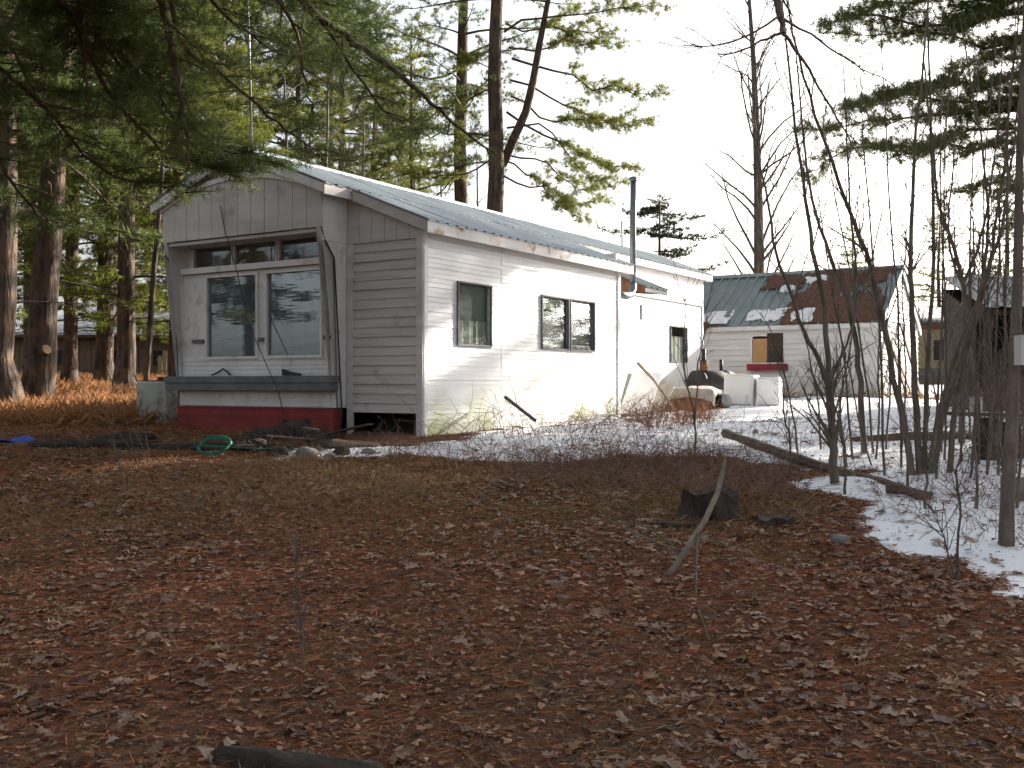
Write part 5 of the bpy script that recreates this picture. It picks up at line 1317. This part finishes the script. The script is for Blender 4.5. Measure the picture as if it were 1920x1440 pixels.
canes('bramble_thicket', [(720, 862), (900, 858), (1150, 858), (1340, 858), (1380, 880), (1100, 885), (850, 880)], 420, 0.38, 0.35, M_weed, 'tan and reddish dry stalks along the near snow edge', 89, 0.0028, 4)
canes('bramble_thicket', [(430, 846), (560, 826), (690, 838), (700, 858), (520, 862)], 130, 0.22, 0.35, M_cane, 'dry twigs tangled in the rubbish before the red skirting', 88, 0.003, 3)
def blades(name, n_, xr, yr, hgt, w, flat, mt, label, seed, keep=None, frust=None):
    rg = rngf(seed)
    y = np.sqrt(rg.uniform(yr[0] ** 2, yr[1] ** 2, n_)) if frust else rg.uniform(*yr, n_)
    x = rg.uniform(-1, 1, n_) * (frust * y + 0.3) if frust else rg.uniform(*xr, n_)
    if keep is not None:
        k = keep(x, y, rg); x = x[k]; y = y[k]
    n_ = len(x); z = ground_z(x, y)
    d = rg.normal(size=(n_, 3)); d[:, 2] = np.abs(d[:, 2]) * flat; d = unit(d)
    s = unit(np.cross(d, rg.normal(size=(n_, 3)) * np.array([1, 1, 0.3])))
    L = hgt * rg.uniform(0.5, 1.3, (n_, 1)); P = np.stack([x, y, z + 0.004 + rg.uniform(0, 0.012, n_) * (flat < .5)], -1)
    b = np.array([0, 0, -1.0]) * L * 0.18 * (flat > .5)
    V = np.stack([P - s * w, P + s * w, P + d * L * 0.6 + s * w * .7, P + d * L + b], 1).reshape(-1, 3)
    i = np.arange(n_)[:, None] * 4
    m = MB(); m.add(V, None, np.concatenate([i + np.array([0, 1, 2]), i + np.array([0, 2, 3])]))
    return tag(link(name, m.mesh(name, mt)), label, 'ground cover', kind='stuff')
def outside_home(x, y):
    lx = 0.847 * (x - AX) - 0.532 * (y - AY); ly = 0.532 * (x - AX) + 0.847 * (y - AY)
    return ~((lx > -3.1) & (lx < 1.3) & (ly > -0.3))
nosnow = lambda x, y, rg: snow_th(x, y) < 0.003
blades('needle_litter', 260000, None, (2.6, 17.0), 0.085, 0.0021, 0.10, M_needlelit, 'reddish fallen pine needles carpeting the yard', 91, nosnow, 0.56)
blades('dry_grass', 90000, None, (2.6, 13.5), 0.085, 0.0013, 1.0, M_drygrass, 'short dry grass poking through the leaves', 92,
       lambda x, y, rg: (snow_th(x, y) < 0.003) & (fbm(x * .5, y * .5, 66, 3) + 0.02 * (y - 8) > rg.uniform(-0.25, 0.5, len(x))), 0.56)
blades('olive_grass', 90000, (-7.5, 2.0), (6.2, 12.4), 0.055, 0.002, 1.2, M_greengrass, 'thin olive and tan grass on the shaded lawn before the rubbish', 95,
       lambda x, y, rg: (snow_th(x, y) < 0.003) & (fbm(x * .6, y * .6, 68, 3) - 0.09 * np.abs(y - 9.4) > rg.uniform(-0.6, 0.25, len(x))))
blades('dry_grass', 26000, (-2.5, 4.5), (7.5, 12.0), 0.13, 0.0016, 1.4, M_drygrass, 'pinkish dry grass in front of the brambles', 96,
       lambda x, y, rg: (snow_th(x, y) < 0.004) & (x < 2.4) & (fbm(x * .7, y * .7, 69, 3) - 0.10 * np.abs(y - 10) > rg.uniform(-0.5, 0.3, len(x))))
def fragments(n_, seed):
    rg = rngf(seed)
    y = np.sqrt(rg.uniform(2.6 ** 2, 16.0 ** 2, n_)); x = rg.uniform(-1, 1, n_) * (0.56 * y + 0.3)
    st = snow_th(x, y); k = outside_home(x, y) & ~((st > 0.004) & (rg.random(n_) > 0.16)); x = x[k]; y = y[k]; st = st[k]; n_ = len(x)
    z = ground_z(x, y) + np.clip(st, 0, 1) + 0.006
    c = np.stack([x, y, z], -1)[:, None, :]
    a = rg.random((n_, 1)) * 6.28 + np.array([0, 1.4, 3.1, 4.6])[None] + rg.normal(0, 0.3, (n_, 4)); r = rg.uniform(0.006, 0.026, (n_, 1)) * rg.uniform(0.5, 1.2, (n_, 4))
    V = c + np.stack([np.cos(a) * r, np.sin(a) * r, rg.uniform(0, 0.8, (n_, 4)) * r], -1)
    m = MB(); m.add(V.reshape(-1, 3), np.arange(n_ * 4).reshape(-1, 4))
    return tag(link('leaf_fragments', m.mesh('leaf_fragments', M_frag)), 'crumbled leaf bits strewn over soil and snow', 'ground cover', kind='stuff')
fragments(110000, 97)
blades('dry_weeds', 130000, (-16, -4.2), (14.5, 34), 0.36, 0.0020, 1.9, M_weed, 'sunlit orange dry weeds below the pines', 93,
       lambda x, y, rg: (fbm(x * .35, y * .35, 67, 3) > rg.uniform(-0.6, 0.35, len(x))) & (snow_th(x, y) < 0.0) & ((x + 5) * -0.847 - 0.0 * y + (y - 15) * -0.0 > -2) & ((0.847 * (x - AX) - 0.532 * (y - AY)) < -3.25))
blades('dry_weeds', 26000, (6, 24), (17, 46), 0.30, 0.005, 1.4, M_drygrass, 'dull dry weeds round the far buildings', 94,
       lambda x, y, rg: (snow_th(x, y) < 0.01) & ((0.847 * (x - AX) - 0.532 * (y - AY)) > 0.5))

def leaf_template(seed):
    """lobed oak leaf, curled, about 1 unit long"""
    rg = rngf(seed); k = 13
    t_ = np.linspace(0, 1, k)
    env = np.sin(np.pi * np.clip(t_ * 0.97 + 0.02, 0, 1)) ** 0.75 * rg.uniform(0.24, 0.36)
    lob = np.where(np.arange(k) % 3 == 0, 0.45, np.where(np.arange(k) % 3 == 1, 0.95, 1.05))
    wl_, wr_ = env * lob * rg.uniform(0.75, 1.2, k), env * np.roll(lob, 1) * rg.uniform(0.75, 1.2, k)
    wl_[0] = wr_[0] = 0.015; wl_[-1] = wr_[-1] = 0.02
    cu = rg.uniform(-0.5, 0.55); cl = rg.uniform(-0.5, 0.6); ph = rg.random(3) * 6.28
    Lf, Rt, Cn = [], [], []
    for i in range(k):
        z = cl * (t_[i] - 0.5) ** 2 + 0.035 * math.sin(t_[i] * 7 + ph[0])
        sl = 0.07 * (1 if i % 3 == 1 else -0.3)
        Cn.append((t_[i] - 0.5, 0.03 * math.sin(t_[i] * 5 + ph[1]), z))
        Lf.append((t_[i] - 0.5 + sl, wl_[i], z + cu * wl_[i] + 0.04 * math.sin(i * 1.7 + ph[2])))
        Rt.append((t_[i] - 0.5 + sl, -wr_[i], z + cu * wr_[i] * 0.8 + 0.04 * math.sin(i * 2.1 + ph[1])))
    V = np.array(Lf + Cn + Rt); V[:, 2] -= V[:, 2].min() * 0.7; Qd = []
    for i in range(k - 1):
        Qd.append((i, i + 1, k + i + 1, k + i)); Qd.append((k + i, k + i + 1, 2 * k + i + 1, 2 * k + i))
    return V, np.array(Qd)
LT = [leaf_template(200 + i) for i in range(14)]
def leaf_scatter(n_, yr, seed, keep=None):
    rg = rngf(seed)
    y = np.sqrt(rg.uniform(yr[0] ** 2, yr[1] ** 2, n_)); x = rg.uniform(-1, 1, n_) * (0.55 * y + 0.2)
    dens = 0.45 * np.clip(1.25 - 0.05 * y, 0.3, 1) + 1.3 * fbm(x * 0.9, y * 0.9, 71, 3) + 0.03 * x
    k = (rg.random(n_) < dens) & outside_home(x, y)
    sn = snow_th(x, y) > 0.004
    k &= ~(sn & (rg.random(n_) > 0.14))
    x = x[k]; y = y[k]; sn = sn[k]
    z = ground_z(x, y) + np.where(sn, np.clip(snow_th(x, y), 0, 1), 0)
    return x, y, z, rg
x, y, z, rg = leaf_scatter(21000, (2.7, 16.5), 101)
order = np.argsort(y); near = order[:300]; rest = order[300:]
# the 300 nearest leaves are pieces of their own
leaf_me = []
LEAFMATS = [mat('oak_leaf_%d' % i, c, tuple(v * 0.7 for v in c), 20, 0.55, 0.3, 60, translucent=0.1) for i, c in enumerate([(0.29, 0.19, 0.13), (0.20, 0.12, 0.078), (0.12, 0.065, 0.042), (0.36, 0.26, 0.19), (0.25, 0.12, 0.055)])]
for i, (V, Qd) in enumerate(LT):
    m = MB(); m.add(V, Qd); leaf_me.append(m.mesh('leaf', LEAFMATS[i % 5], True))
for i in near:
    o = link('leaf', leaf_me[rg.integers(0, 14)], ground, (x[i], y[i], z[i] + 0.012), (rg.normal(0, 0.2), rg.normal(0, 0.2), rg.random() * 6.28))
    o.scale = (rg.uniform(0.07, 0.125),) * 3
m = MB()
sz = rg.uniform(0.05, 0.13, len(x)); az = rg.random(len(x)) * 6.28; tx = rg.normal(0, 0.22, len(x)); typ = rg.integers(0, 14, len(x))
for tpi, (V, Qd) in enumerate(LT):
    idx = rest[typ[rest] == tpi]; n_ = len(idx)
    c, s = np.cos(az[idx])[:, None], np.sin(az[idx])[:, None]; ct, st = np.cos(tx[idx])[:, None], np.sin(tx[idx])[:, None]
    X = V[None, :, 0].repeat(n_, 0); Yy = V[None, :, 1].repeat(n_, 0); Z = V[None, :, 2].repeat(n_, 0)
    Y2 = Yy * ct - Z * st; Z2 = Yy * st + Z * ct
    W = np.stack([(X * c - Y2 * s) * sz[idx][:, None] + x[idx][:, None], (X * s + Y2 * c) * sz[idx][:, None] + y[idx][:, None], Z2 * sz[idx][:, None] + z[idx][:, None] + 0.010], -1)
    m.add(W.reshape(-1, 3), (np.arange(n_)[:, None, None] * len(V) + Qd[None]).reshape(-1, 4))
lt = link('leaf_litter', m.mesh('leaf_litter', M_leaf, True), ground); lt['kind'] = 'stuff'; lt['label'] = 'brown dead oak leaves strewn over the yard'
